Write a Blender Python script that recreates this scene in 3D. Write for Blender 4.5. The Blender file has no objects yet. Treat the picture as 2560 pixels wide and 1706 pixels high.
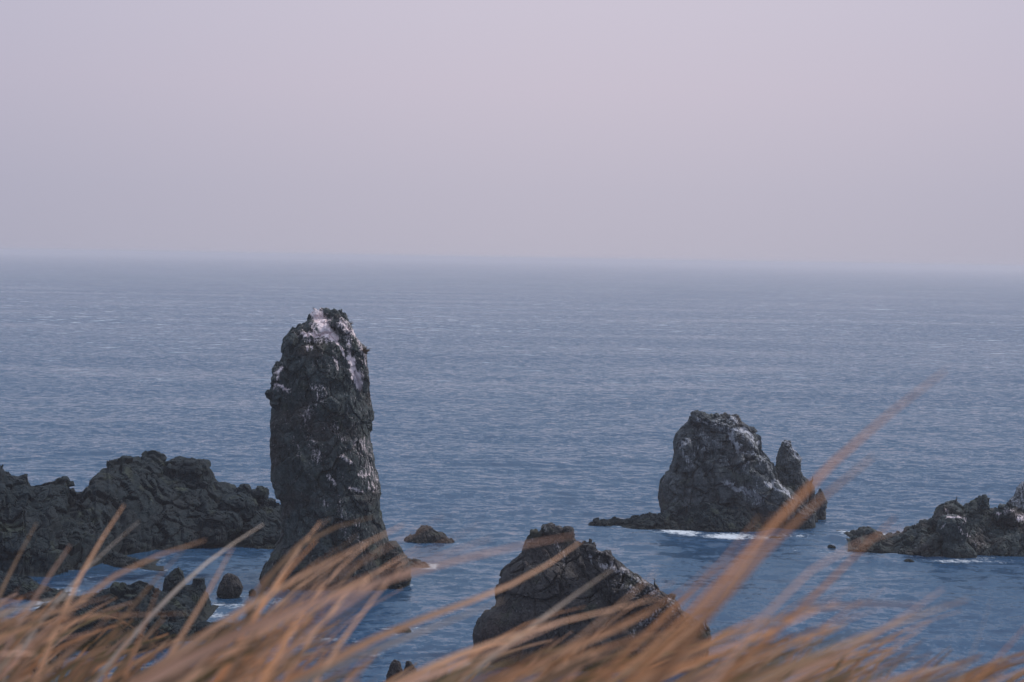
import bpy, math, random
import numpy as np
from mathutils import Matrix, Vector

# ------------------------------------------------------------------ camera
scene = bpy.context.scene
C = scene.collection
W0, H0 = 2560.0, 1706.0
LENS, SENSOR = 70.0, 36.0
FX = W0 * LENS / SENSOR
CAM_Z = 30.0
PITCH = math.radians(2.38)          # looking down
ROLL = math.radians(0.95)           # the horizon drops to the right
cam_data = bpy.data.cameras.new('camera')
cam = bpy.data.objects.new('camera', cam_data)
C.objects.link(cam)
cam_data.lens = LENS
cam_data.sensor_width = SENSOR
cam_data.clip_start = 0.05
cam_data.clip_end = 60000
cam_data.dof.use_dof = True
cam_data.dof.focus_distance = 190
cam_data.dof.aperture_fstop = 10
M = Matrix.Rotation(math.radians(90) - PITCH, 4, 'X') @ Matrix.Rotation(ROLL, 4, 'Z')
M.translation = (0, 0, CAM_Z)
cam.matrix_world = M
scene.camera = cam
R3 = np.array(M.to_3x3())
CAMP = np.array([0, 0, CAM_Z], float)

def rays(px, py):
    px = np.asarray(px, float); py = np.asarray(py, float)
    d = np.stack([(px - W0 / 2) / FX, -(py - H0 / 2) / FX, -np.ones_like(px)], -1)
    return d @ R3.T

def at(px, py, Y):
    """point seen at photo pixel (px,py) standing at ground distance Y"""
    d = rays(px, py)
    return CAMP + d * (np.asarray(Y) / d[..., 1])[..., None]

def on_sea(px, py):
    d = rays(px, py)
    return CAMP + d * (-CAM_Z / d[..., 2])[..., None]

def to_px(P):
    q = (P - CAMP) @ R3
    return W0 / 2 + FX * q[..., 0] / -q[..., 2], H0 / 2 - FX * q[..., 1] / -q[..., 2]

# ------------------------------------------------------------------ sky and sun
SUN_EL, SUN_AZ = math.radians(46), math.radians(78)     # azimuth measured right of the view
world = bpy.data.worlds.new('World'); scene.world = world
world.use_nodes = True
nt = world.node_tree; nt.nodes.clear()
def N(nt, kind, **kw):
    n = nt.nodes.new(kind)
    for k, v in kw.items():
        if k.startswith('i_'): n.inputs[k[2:].replace('_', ' ')].default_value = v
        else: setattr(n, k, v)
    return n
def mth(nt, op, a, b=None, c=None, clamp=False):
    n = nt.nodes.new('ShaderNodeMath'); n.operation = op; n.use_clamp = clamp
    for i, v in enumerate((a, b, c)):
        if v is None: continue
        if isinstance(v, (int, float)): n.inputs[i].default_value = v
        else: nt.links.new(v, n.inputs[i])
    return n.outputs[0]
def mixc(nt, f, a, b, mode='MIX'):
    n = nt.nodes.new('ShaderNodeMix'); n.data_type = 'RGBA'; n.blend_type = mode
    for i, v in ((0, f), (6, a), (7, b)):
        if isinstance(v, (int, float)): n.inputs[i].default_value = v
        elif isinstance(v, tuple): n.inputs[i].default_value = (v + (1,))[:4]
        else: nt.links.new(v, n.inputs[i])
    return n.outputs[2]
def ramp(nt, f, stops, interp='LINEAR'):
    n = nt.nodes.new('ShaderNodeValToRGB'); cr = n.color_ramp; cr.interpolation = interp
    while len(cr.elements) < len(stops): cr.elements.new(0.5)
    for e, (p, c) in zip(cr.elements, stops):
        e.position = p; e.color = (tuple(c) + (1,))[:4] if not isinstance(c, (int, float)) else (c, c, c, 1)
    nt.links.new(f, n.inputs[0]); return n.outputs[0]

STR = 0.1
sky = N(nt, 'ShaderNodeTexSky', sky_type='NISHITA', sun_disc=False, sun_elevation=SUN_EL,
        sun_rotation=SUN_AZ, altitude=10, air_density=1.0, dust_density=4.0, ozone_density=1.0)
tc = N(nt, 'ShaderNodeTexCoord'); sep = N(nt, 'ShaderNodeSeparateXYZ')
nt.links.new(tc.outputs['Generated'], sep.inputs[0])
X, Yc, Z = sep.outputs
# veil of high haze in front of the sky: lilac grey, brighter towards the zenith
veil = ramp(nt, Z, [(0.0, (0.485, 0.470, 0.565)), (0.035, (0.510, 0.488, 0.590)), (0.085, (0.575, 0.528, 0.630)),
                    (0.14, (0.600, 0.560, 0.665)), (0.18, (0.51, 0.53, 0.66)), (0.28, (0.40, 0.51, 0.67)), (0.60, (0.41, 0.56, 0.74)), (0.82, (0.98, 1.03, 1.20)), (1.0, (1.25, 1.28, 1.42))])
# brighter thin patch to the right of the view
az = mth(nt, 'ARCTAN2', X, Yc)
da = mth(nt, 'SUBTRACT', az, 0.05)
g = mth(nt, 'POWER', 2.718, mth(nt, 'MULTIPLY', mth(nt, 'MULTIPLY', da, da), -9.0))
tint = mixc(nt, g, (0.80, 0.84, 0.90), (1.05, 1.035, 1.03))
veil2 = mixc(nt, 1.0, veil, tint, 'MULTIPLY')
sc10 = mixc(nt, 1.0, veil2, (1 / STR, 1 / STR, 1 / STR), 'MULTIPLY')
skyc = mixc(nt, 0.93, sky.outputs[0], sc10)
bg = N(nt, 'ShaderNodeBackground'); bg.inputs[1].default_value = STR
out = N(nt, 'ShaderNodeOutputWorld')
nt.links.new(skyc, bg.inputs[0]); nt.links.new(bg.outputs[0], out.inputs[0])

sd = bpy.data.lights.new('sun', 'SUN'); sd.energy = 2.2; sd.angle = math.radians(10)
sd.color = (1.0, 0.93, 0.86)
sun = bpy.data.objects.new('sun', sd); C.objects.link(sun)
sdir = Vector((math.sin(SUN_AZ) * math.cos(SUN_EL), math.cos(SUN_AZ) * math.cos(SUN_EL), math.sin(SUN_EL)))
sun.rotation_euler = sdir.to_track_quat('Z', 'Y').to_euler()

scene.view_settings.view_transform = 'Standard'
scene.view_settings.look = 'None'
scene.view_settings.exposure = 0
scene.view_settings.gamma = 1
scene.cycles.use_denoising = True
scene.cycles.volume_bounces = 1
scene.cycles.max_bounces = 6

# ------------------------------------------------------------------ numpy noise
def _h(ix, iy, iz, s):
    h = (ix.astype(np.uint32) * np.uint32(374761393) + iy.astype(np.uint32) * np.uint32(668265263)
         + iz.astype(np.uint32) * np.uint32(2147483647 - 1274126177) + np.uint32((s * 69069 + 12345) & 0xffffffff))
    h = (h ^ (h >> np.uint32(13))) * np.uint32(1274126177)
    h = (h ^ (h >> np.uint32(16))) * np.uint32(2246822519)
    return h ^ (h >> np.uint32(15))
def _u(h, k=0):
    if k: h = (h ^ np.uint32(k * 0x9E3779B1 & 0xffffffff)) * np.uint32(3266489917); h = h ^ (h >> np.uint32(14))
    return (h & np.uint32(0xffffff)).astype(np.float32) / np.float32(0xffffff)
def vnoise(P, s=0):
    """smooth value noise in -1..1"""
    f = np.floor(P); i = f.astype(np.int64); t = (P - f).astype(np.float32); t = t * t * t * (t * (t * 6 - 15) + 10)
    r = 0
    for dx in (0, 1):
        for dy in (0, 1):
            for dz in (0, 1):
                w = (t[:, 0] if dx else 1 - t[:, 0]) * (t[:, 1] if dy else 1 - t[:, 1]) * (t[:, 2] if dz else 1 - t[:, 2])
                r = r + w * _u(_h(i[:, 0] + dx, i[:, 1] + dy, i[:, 2] + dz, s))
    return r * 2 - 1
def fbm(P, s=0, o=4, g=0.5):
    r = 0; a = 1
    for k in range(o):
        r = r + a * vnoise(P * 2 ** k + 17.3 * k, s + k); a *= g
    return r
def facet(P, s=0):
    """fractured-rock height: every voronoi cell is a tilted plane; second value is distance to a crack"""
    i = np.floor(P).astype(np.int64); n = len(P)
    b1 = np.full(n, 9, np.float32); b2 = np.full(n, 9, np.float32); h1 = np.zeros(n, np.float32)
    for dx in (-1, 0, 1):
        for dy in (-1, 0, 1):
            for dz in (-1, 0, 1):
                c = i + (dx, dy, dz); h = _h(c[:, 0], c[:, 1], c[:, 2], s)
                q = (P - (c + np.stack([_u(h, 1), _u(h, 2), _u(h, 3)], 1))).astype(np.float32)
                d = np.sqrt((q * q).sum(1))
                hh = q[:, 0] * (_u(h, 4) * 2 - 1) + q[:, 1] * (_u(h, 5) * 2 - 1) + q[:, 2] * (_u(h, 6) * 2 - 1) + (_u(h, 7) - 0.5) * 0.7
                m = d < b1
                b2 = np.where(m, b1, np.minimum(b2, d)); h1 = np.where(m, hh, h1); b1 = np.where(m, d, b1)
    return h1, b2 - b1
def rockheight(P, seed, amps, stretch=(1, 1, 1), warp=0.22, crack=0.22):
    Q = P * np.array(stretch)
    h = np.zeros(len(P), np.float32)
    for k, (s, a) in enumerate(amps):
        q = Q / s
        q = q + warp * np.stack([fbm(q * 1.3 + 3, seed + 50 + k, 2), fbm(q * 1.3 + 9, seed + 60 + k, 2), fbm(q * 1.3 + 15, seed + 70 + k, 2)], 1)
        f, c = facet(q, seed + 7 * k)
        h += a * (f - crack * np.exp(-(c / 0.07) ** 2))
        h += 0.18 * a * fbm(q * 1.7, seed + 90 + k, 2)
    return h

# ------------------------------------------------------------------ mesh helpers
def make_mesh(name, V, F, mat, parent=None, smooth=False, attrs=None):
    me = bpy.data.meshes.new(name)
    V = np.asarray(V, np.float32); F = np.asarray(F, np.int32)
    me.vertices.add(len(V)); me.vertices.foreach_set('co', V.ravel())
    me.loops.add(F.size); me.loops.foreach_set('vertex_index', F.ravel())
    me.polygons.add(len(F))
    me.polygons.foreach_set('loop_start', np.arange(len(F), dtype=np.int32) * F.shape[1])
    me.polygons.foreach_set('loop_total', np.full(len(F), F.shape[1], np.int32))
    me.polygons.foreach_set('use_smooth', np.full(len(F), smooth))
    me.update(calc_edges=True); me.validate()
    for k, v in (attrs or {}).items():
        if np.ndim(v) == 1:
            me.attributes.new(k, 'FLOAT', 'POINT').data.foreach_set('value', np.asarray(v, np.float32))
        else:
            c = np.ones((len(V), 4), np.float32); c[:, :3] = v
            me.attributes.new(k, 'FLOAT_COLOR', 'POINT').data.foreach_set('color', c.ravel())
    me.materials.append(mat)
    o = bpy.data.objects.new(name, me); C.objects.link(o)
    if parent: o.parent = parent
    return o
def grid_faces(nr, nc, wrap=False, off=0):
    r = np.arange(nr - 1)[:, None]; c = np.arange(nc if wrap else nc - 1)[None, :]
    c2 = (c + 1) % nc
    a = r * nc + c; b = r * nc + c2; d = (r + 1) * nc + c; e = (r + 1) * nc + c2
    return np.stack([a, b, e, d], -1).reshape(-1, 4) + off
def grid_normals(G, wrap):
    if wrap: du = np.roll(G, -1, 1) - np.roll(G, 1, 1)
    else: du = np.gradient(G, axis=1)
    dv = np.gradient(G, axis=0)
    n = np.cross(du, dv); l = np.linalg.norm(n, axis=-1, keepdims=True)
    return n / np.maximum(l, 1e-9)
def localise(o):
    """move the origin of a mesh thing to the middle of its base"""
    me = o.data; n = len(me.vertices); v = np.empty(n * 3, np.float32); me.vertices.foreach_get('co', v); v = v.reshape(-1, 3)
    c = (v.min(0) + v.max(0)) / 2; c[2] = max(v[:, 2].min(), 0)
    me.vertices.foreach_set('co', (v - c).ravel()); me.update(); o.location = Vector([float(q) for q in c])
    return o
def tag(o, label=None, cat=None, group=None, kind=None):
    for k, v in (('label', label), ('category', cat), ('group', group), ('kind', kind)):
        if v: o[k] = v
    return o
def empty(name, loc):
    o = bpy.data.objects.new(name, None); C.objects.link(o); o.location = loc; return o

# ------------------------------------------------------------------ materials
def new_mat(name):
    m = bpy.data.materials.new(name); m.use_nodes = True; n = m.node_tree; n.nodes.clear()
    o = n.nodes.new('ShaderNodeOutputMaterial'); return m, n, o
def rock_material(name, c_dark, c_mid, c_warm, guano_and_light=(0.62, 0.55, 0.56), lichen=(0.065, 0.075, 0.045), streak=0.0, gthr=0.0):
    m, n, o = new_mat(name)
    geo = N(n, 'ShaderNodeNewGeometry')
    p = geo.outputs['Position']
    n1 = N(n, 'ShaderNodeTexNoise', i_Scale=0.22, i_Detail=5.0, i_Roughness=0.6); n.links.new(p, n1.inputs['Vector'])
    n2 = N(n, 'ShaderNodeTexNoise', i_Scale=1.4, i_Detail=6.0, i_Roughness=0.7); n.links.new(p, n2.inputs['Vector'])
    n3 = N(n, 'ShaderNodeTexNoise', i_Scale=7.0, i_Detail=4.0, i_Roughness=0.7); n.links.new(p, n3.inputs['Vector'])
    base = mixc(n, ramp(n, n2.outputs[0], [(0.35, 0), (0.65, 1)]), c_dark, c_mid)
    base = mixc(n, ramp(n, n1.outputs[0], [(0.50, 0), (0.64, 0.8)]), base, c_warm)
    n4 = N(n, 'ShaderNodeTexNoise', i_Scale=0.5, i_Detail=4.0); mp = N(n, 'ShaderNodeVectorMath', operation='ADD')
    n.links.new(p, mp.inputs[0]); mp.inputs[1].default_value = (31, 7, 3); n.links.new(mp.outputs[0], n4.inputs['Vector'])
    base = mixc(n, mth(n, 'MULTIPLY', ramp(n, n4.outputs[0], [(0.58, 0), (0.68, 1)]), 0.35), base, lichen)
    base = mixc(n, 1.0, base, ramp(n, n3.outputs[0], [(0.36, 0.55), (0.64, 1.5)]), 'MULTIPLY')
    # pale tone: droppings and salt, plus light painted on faces turned up and right
    at_ = N(n, 'ShaderNodeAttribute', attribute_name='guano_and_light')
    sv = N(n, 'ShaderNodeVectorMath', operation='MULTIPLY'); n.links.new(p, sv.inputs[0]); sv.inputs[1].default_value = (3.4, 3.4, 0.45) if streak else (2.2, 2.2, 1.2)
    n5 = N(n, 'ShaderNodeTexNoise', i_Scale=1.6, i_Detail=6.0, i_Roughness=0.75); n.links.new(sv.outputs[0], n5.inputs['Vector'])
    gm = mth(n, 'ADD', at_.outputs['Fac'], mth(n, 'MULTIPLY', mth(n, 'SUBTRACT', n5.outputs[0], 0.5), 2.6))
    gm = mth(n, 'ADD', gm, mth(n, 'MULTIPLY', mth(n, 'SUBTRACT', n3.outputs[0], 0.5), 1.2))
    gm = ramp(n, gm, [(0.52 - gthr, 0), (0.95 - gthr, 1)])
    gcol = mixc(n, n3.outputs[0], tuple(x * 0.8 for x in guano_and_light), guano_and_light)
    col = mixc(n, gm, base, gcol)
    # wet weed band at the waterline
    sz = N(n, 'ShaderNodeSeparateXYZ'); n.links.new(p, sz.inputs[0])
    wet = ramp(n, mth(n, 'ADD', mth(n, 'MULTIPLY', sz.outputs[2], 0.5), mth(n, 'MULTIPLY', n2.outputs[0], 0.4)), [(0.25, 1), (0.75, 0)])
    col = mixc(n, mth(n, 'MULTIPLY', wet, 0.7), col, (0.014, 0.017, 0.016))
    b = N(n, 'ShaderNodeBsdfPrincipled', i_Roughness=0.85); n.links.new(col, b.inputs['Base Color'])
    b.inputs['Specular IOR Level'].default_value = 0.3
    bp = N(n, 'ShaderNodeBump', i_Strength=0.6, i_Distance=0.1); n.links.new(mth(n, 'ADD', n3.outputs[0], n2.outputs[0]), bp.inputs['Height'])
    n.links.new(bp.outputs[0], b.inputs['Normal'])
    n.links.new(b.outputs[0], o.inputs[0])
    return m
ROCK_PILLAR = rock_material('pillar_rock', (0.016, 0.023, 0.025), (0.060, 0.074, 0.077), (0.056, 0.046, 0.043), guano_and_light=(0.85, 0.72, 0.74), streak=1, gthr=0.14)
ROCK_STACK = rock_material('stack_rock', (0.018, 0.024, 0.028), (0.100, 0.110, 0.120), (0.060, 0.050, 0.048), guano_and_light=(0.46, 0.46, 0.50), streak=1, gthr=0.13)
ROCK_NEAR = rock_material('near_rock', (0.026, 0.024, 0.026), (0.060, 0.055, 0.055), (0.055, 0.040, 0.038), guano_and_light=(0.44, 0.41, 0.43), gthr=0.12)
ROCK_DARK = rock_material('dark_rock', (0.005, 0.011, 0.016), (0.011, 0.021, 0.027), (0.014, 0.019, 0.023), guano_and_light=(0.24, 0.24, 0.25))

# ------------------------------------------------------------------ sea
def smooth01(x): x = np.clip(x, 0, 1); return x * x * (3 - 2 * x)
# foam patches: photo pixel centre, radii, strength
FOAM = [(1700, 1333, 52, 5, 1.1), (1725, 1338, 30, 4, .8), (1820, 1341, 62, 6, 1.1), (1900, 1345, 40, 4, .6), (1985, 1341, 60, 3, .55),
        (2010, 1375, 70, 8, .34), (2090, 1388, 60, 6, .34), (2130, 1372, 30, 4, .5), (2080, 1382, 60, 4, .45), (2210, 1377, 80, 3, .62), (2260, 1385, 26, 4, .6),
        (2400, 1405, 80, 3, .72), (2440, 1399, 60, 2.5, .6), (2480, 1407, 80, 2.5, .5), (2350, 1396, 60, 3, .55),
        (546, 1512, 30, 7, .62), (590, 1515, 40, 7, .62), (535, 1537, 40, 8, .68), (620, 1520, 50, 6, .5), (700, 1590, 60, 8, .45),
        (760, 1596, 70, 6, .55), (820, 1598, 50, 5, .6), (860, 1597, 40, 4, .5), (665, 1562, 40, 8, .5), (600, 1560, 60, 7, .42),
        (400, 1424, 26, 3, .7), (210, 1460, 60, 8, .34), (170, 1485, 50, 5, .42), (330, 1430, 80, 8, .25), (240, 1450, 90, 10, .25),
        (965, 1578, 50, 4, .5), (1045, 1572, 40, 4, .55), (980, 1592, 70, 6, .42), (1195, 1412, 60, 8, .22), (1000, 1590, 90, 10, .3), (950, 1640, 70, 6, .35),
        (690, 1500, 90, 10, .33), (880, 1610, 90, 8, .35), (760, 1640, 90, 12, .3), (640, 1640, 80, 10, .3), (500, 1590, 50, 10, .45), (1140, 1360, 30, 3, .4),
        (350, 953, 46, 2.2, .62), (400, 950, 16, 3, .7), (2205, 774, 55, 1.6, .75), (2140, 775, 40, 1.3, .5), (240, 733, 20, 1.6, .5), (1620, 785, 26, 1.5, .45),
        (1740, 1001, 5, 1.5, .8), (1845, 1018, 6, 1.5, .8), (1490, 1055, 14, 1.5, .3), (2215, 1210, 26, 2, .45)]
WAVE = 2.4
def build_sea():
    rows = np.concatenate([np.linspace(-400, 60, 24), np.linspace(80, 124, 10),
                           np.arange(128, 300, 0.4), 300 * np.exp(np.linspace(0, math.log(20000 / 300), 420))])
    t = np.concatenate([np.linspace(-1.0, -0.32, 14), np.linspace(-0.30, 0.30, 560), np.linspace(0.32, 1.0, 14)])
    scale = np.maximum(rows, 130)
    Xg = scale[:, None] * t[None, :] * np.where(rows < 130, 3.0, 1.0)[:, None]
    wide = np.where(np.abs(t) > 0.31, 1, 0)
    Yg = np.repeat(rows[:, None], len(t), 1)
    G = np.stack([Xg, Yg, np.zeros_like(Xg)], -1)
    P = G.reshape(-1, 3)
    # long low swell
    far = np.clip(1 - (P[:, 1] - 300) / 900, 0, 1)
    z = 0.22 * vnoise(P * (0.05, 0.09, 0) + 5, 4) + 0.16 * vnoise(P * (0.13, 0.22, 0) + 5, 5) + 0.09 * vnoise(P * (0.4, 0.6, 0), 6)
    P[:, 2] = z * far * (P[:, 1] > 70)
    foam = np.zeros(len(P), np.float32)
    idx = np.where((P[:, 1] > 100) & (P[:, 1] < 6000))[0]
    Q = P[idx].copy(); Q[:, 2] = 0
    px, py = to_px(Q); f = np.zeros(len(idx))
    for cx, cy, rx, ry, s in FOAM:
        if cy > 1100:      # patches round the rocks: tongues of spread foam, ragged by their own noise
            d = ((px - cx) / (rx * 1.15)) ** 2 + ((py - cy - 0.0166 * (px - cx)) / (ry * 1.3)) ** 2
        else:
            d = ((px - cx) / rx) ** 2 + ((py - cy - 0.0166 * (px - cx)) / (ry * 1.2)) ** 2
        f = np.maximum(f, s * np.exp(-d))
    foam[idx] = f
    # water line of the rocks, rasterised in 0.35 m cells and softened
    S = np.concatenate(SHORE); c = 0.35; gx = ((S[:, 0] + 90) / c).astype(int); gy = ((S[:, 1] - 100) / c).astype(int)
    R_ = np.zeros((520, 520), np.float32); ok = (gx >= 0) & (gx < 520) & (gy >= 0) & (gy < 520); R_[gx[ok], gy[ok]] = 1
    for _ in range(3):
        R_ = (R_ + np.roll(R_, 1, 0) + np.roll(R_, -1, 0) + np.roll(R_, 1, 1) + np.roll(R_, -1, 1)) / 5
    R_ = R_ / R_.max()
    qx = ((P[:, 0] + 90) / c).astype(int); qy = ((P[:, 1] - 100) / c).astype(int); ok = (qx >= 0) & (qx < 520) & (qy >= 0) & (qy < 520)
    ring = np.zeros(len(P), np.float32); ring[ok] = R_[qx[ok], qy[ok]]
    foam = np.maximum(foam, ring * (0.66 + 0.35 * vnoise(P * 0.12, 77)))
    mat, n, o = new_mat('sea_water')
    geo = N(n, 'ShaderNodeNewGeometry'); p = geo.outputs['Position']
    def vm(sx, sy, off=0):
        v = N(n, 'ShaderNodeMapping'); v.inputs['Scale'].default_value = (sx, sy, 1); v.inputs['Location'].default_value = (off, off * 2, 0)
        v.inputs['Rotation'].default_value = (0, 0, math.radians(7)); n.links.new(p, v.inputs['Vector']); return v.outputs[0]
    # wave slopes: equally steep from long waves down to ripples
    a = N(n, 'ShaderNodeTexNoise', i_Scale=1.0, i_Detail=7.0, i_Roughness=0.92); n.links.new(vm(0.50, 0.58), a.inputs['Vector'])
    # gust patches where the ripples stand steeper
    gust = N(n, 'ShaderNodeTexNoise', i_Scale=1.0, i_Detail=4.0, i_Roughness=0.6); n.links.new(vm(0.006, 0.016, 9), gust.inputs['Vector'])
    gs = ramp(n, gust.outputs[0], [(0.32, 0.42), (0.68, 1.12)])
    sl = N(n, 'ShaderNodeVectorMath', operation='SUBTRACT'); n.links.new(a.outputs['Color'], sl.inputs[0]); sl.inputs[1].default_value = (0.5, 0.5 + 0.155 / WAVE, 0.5)     # the steeper faces of the swell look shorewards
    sk = N(n, 'ShaderNodeVectorMath', operation='MULTIPLY'); n.links.new(sl.outputs[0], sk.inputs[0]); sk.inputs[1].default_value = (WAVE, WAVE * 1.25, 0)
    sg = N(n, 'ShaderNodeVectorMath', operation='SCALE'); n.links.new(sk.outputs[0], sg.inputs[0]); n.links.new(gs, sg.inputs['Scale'])
    sa = N(n, 'ShaderNodeVectorMath', operation='ADD'); n.links.new(sg.outputs[0], sa.inputs[0]); n.links.new(geo.outputs['Normal'], sa.inputs[1])
    bp = N(n, 'ShaderNodeVectorMath', operation='NORMALIZE'); n.links.new(sa.outputs[0], bp.inputs[0])
    deep = mixc(n, ramp(n, gust.outputs[0], [(0.35, 0), (0.65, 1)]), (0.021, 0.058, 0.116), (0.026, 0.067, 0.132))
    pr = N(n, 'ShaderNodeBsdfPrincipled', i_Roughness=0.12, i_IOR=1.333); n.links.new(deep, pr.inputs['Base Color'])
    n.links.new(bp.outputs[0], pr.inputs['Normal'])
    # foam lace near the rocks
    fa = N(n, 'ShaderNodeAttribute', attribute_name='foam')
    fn = N(n, 'ShaderNodeTexNoise', i_Scale=1.0, i_Detail=6.0, i_Roughness=0.75); n.links.new(vm(1.7, 1.3, 3), fn.inputs['Vector'])
    f1 = ramp(n, mth(n, 'ADD', fa.outputs['Fac'], mth(n, 'MULTIPLY', mth(n, 'SUBTRACT', fn.outputs[0], 0.5), 2.4)), [(0.44, 0), (0.95, 1)])
    f1 = mth(n, 'MULTIPLY', f1, mth(n, 'MULTIPLY', fa.outputs['Fac'], 6.0, clamp=True))
    # breaking crests out on the open sea
    cn = N(n, 'ShaderNodeTexNoise', i_Scale=1.0, i_Detail=3.0, i_Roughness=0.6); n.links.new(vm(0.10, 0.17, 13), cn.inputs['Vector'])
    cp = N(n, 'ShaderNodeTexNoise', i_Scale=1.0, i_Detail=2.0); n.links.new(vm(0.006, 0.010, 21), cp.inputs['Vector'])
    sp = N(n, 'ShaderNodeSeparateXYZ'); n.links.new(p, sp.inputs[0])
    dist = mth(n, 'MULTIPLY', mth(n, 'SUBTRACT', sp.outputs[1], 330.0), 0.0016, clamp=True)
    cm = ramp(n, mth(n, 'ADD', cn.outputs[0], mth(n, 'MULTIPLY', mth(n, 'SUBTRACT', cp.outputs[0], 0.5), 0.16)), [(0.625, 0), (0.67, 1)])
    cm = mth(n, 'MULTIPLY', cm, dist)
    fm = mth(n, 'MAXIMUM', f1, cm)
    fb = N(n, 'ShaderNodeBsdfDiffuse'); fb.inputs[0].default_value = (0.55, 0.59, 0.64, 1)
    mx = N(n, 'ShaderNodeMixShader'); n.links.new(fm, mx.inputs[0]); n.links.new(pr.outputs[0], mx.inputs[1]); n.links.new(fb.outputs[0], mx.inputs[2])
    n.links.new(mx.outputs[0], o.inputs[0])
    s = make_mesh('sea', P, grid_faces(len(rows), len(t)), mat, smooth=True, attrs={'foam': foam})
    s['kind'] = 'structure'

# ------------------------------------------------------------------ headland under the grass
def ground_z(x, y):
    """top of the grassy headland the camera stands on"""
    y = np.asarray(y, float); x = np.asarray(x, float)
    z = CAM_Z - 0.75 - 0.35 * np.clip(y, -6, 14)
    z = z - np.clip(y - 14, 0, None) * 0.62
    return z - 0.0006 * x * x - 0.0 * y
def build_headland():
    ys = np.concatenate([np.linspace(-60, -2, 30), np.linspace(-1.5, 14, 80), np.linspace(14.5, 62, 90)]); xs = np.concatenate([np.linspace(-90, -12, 50), np.linspace(-11, 11, 120), np.linspace(12, 90, 50)])
    Xg, Yg = np.meshgrid(xs, ys)
    Zg = ground_z(Xg, Yg)
    P = np.stack([Xg, Yg, Zg], -1).reshape(-1, 3)
    P[:, 2] += 0.05 * fbm(P * 1.5, 3, 3) * (P[:, 1] < 14) + np.clip(P[:, 1] - 14, 0, 8) / 8 * 1.1 * (fbm(P * 0.15, 5, 4) - 0.8)
    P[:, 2] = np.minimum(P[:, 2], 29.6)
    m, n, o = new_mat('headland_soil')
    geo = N(n, 'ShaderNodeNewGeometry'); n1 = N(n, 'ShaderNodeTexNoise', i_Scale=2.0, i_Detail=6.0); n.links.new(geo.outputs['Position'], n1.inputs['Vector'])
    b = N(n, 'ShaderNodeBsdfPrincipled', i_Roughness=0.95)
    n.links.new(ramp(n, n1.outputs[0], [(0.35, (0.10, 0.07, 0.035)), (0.65, (0.20, 0.13, 0.07))]), b.inputs['Base Color']); n.links.new(b.outputs[0], o.inputs[0])
    h = make_mesh('headland_ground', P, grid_faces(len(ys), len(xs)), m, smooth=True); h['kind'] = 'structure'
build_headland()

# ------------------------------------------------------------------ rock builders
def seg_dist(px, py, pts):
    d = np.full(px.shape, 1e9)
    for (x0, y0), (x1, y1) in zip(pts[:-1], pts[1:]):
        vx, vy = x1 - x0, y1 - y0; L = vx * vx + vy * vy + 1e-9
        t = np.clip(((px - x0) * vx + (py - y0) * vy) / L, 0, 1)
        d = np.minimum(d, np.hypot(px - x0 - t * vx, py - y0 - t * vy))
    return d
def crust_and_light(P, Nrm, strokes, ledge=0.0, side=0.0, zlo=2, zhi=30):
    """how pale a vertex is: streaks of droppings plus light painted on faces turned up and right"""
    px, py = to_px(P); g = np.zeros(len(P))
    px = px + 7 * fbm(P * 0.9, 401, 3) + 3 * vnoise(P * 4, 404); py = py + 7 * fbm(P * 0.9, 411, 3) + 3 * vnoise(P * 4, 414)
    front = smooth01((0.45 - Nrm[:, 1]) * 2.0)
    for pts, w, s in strokes:
        s = s if s > 0.9 else s * 0.82
        g = np.maximum(g, s * np.exp(-(seg_dist(px, py, pts) / w) ** 2) * front)
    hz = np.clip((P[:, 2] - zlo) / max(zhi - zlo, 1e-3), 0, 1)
    g = g + ledge * np.clip(Nrm[:, 2], 0, 1) ** 1.5 * hz + side * np.clip(Nrm[:, 0], 0, 1) * hz  # upward and right-facing faces made paler: light from upper right put into the colour
    return g
def vertex_normals(V, F):
    fn = np.cross(V[F[:, 1]] - V[F[:, 0]], V[F[:, 2]] - V[F[:, 0]]) + np.cross(V[F[:, 2]] - V[F[:, 0]], V[F[:, 3]] - V[F[:, 0]])
    n = np.zeros_like(V)
    for k in range(4):
        for a in range(3): n[:, a] += np.bincount(F[:, k], fn[:, a], len(V))
    return n / np.maximum(np.linalg.norm(n, axis=1, keepdims=True), 1e-9)
SHORE = []
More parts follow.
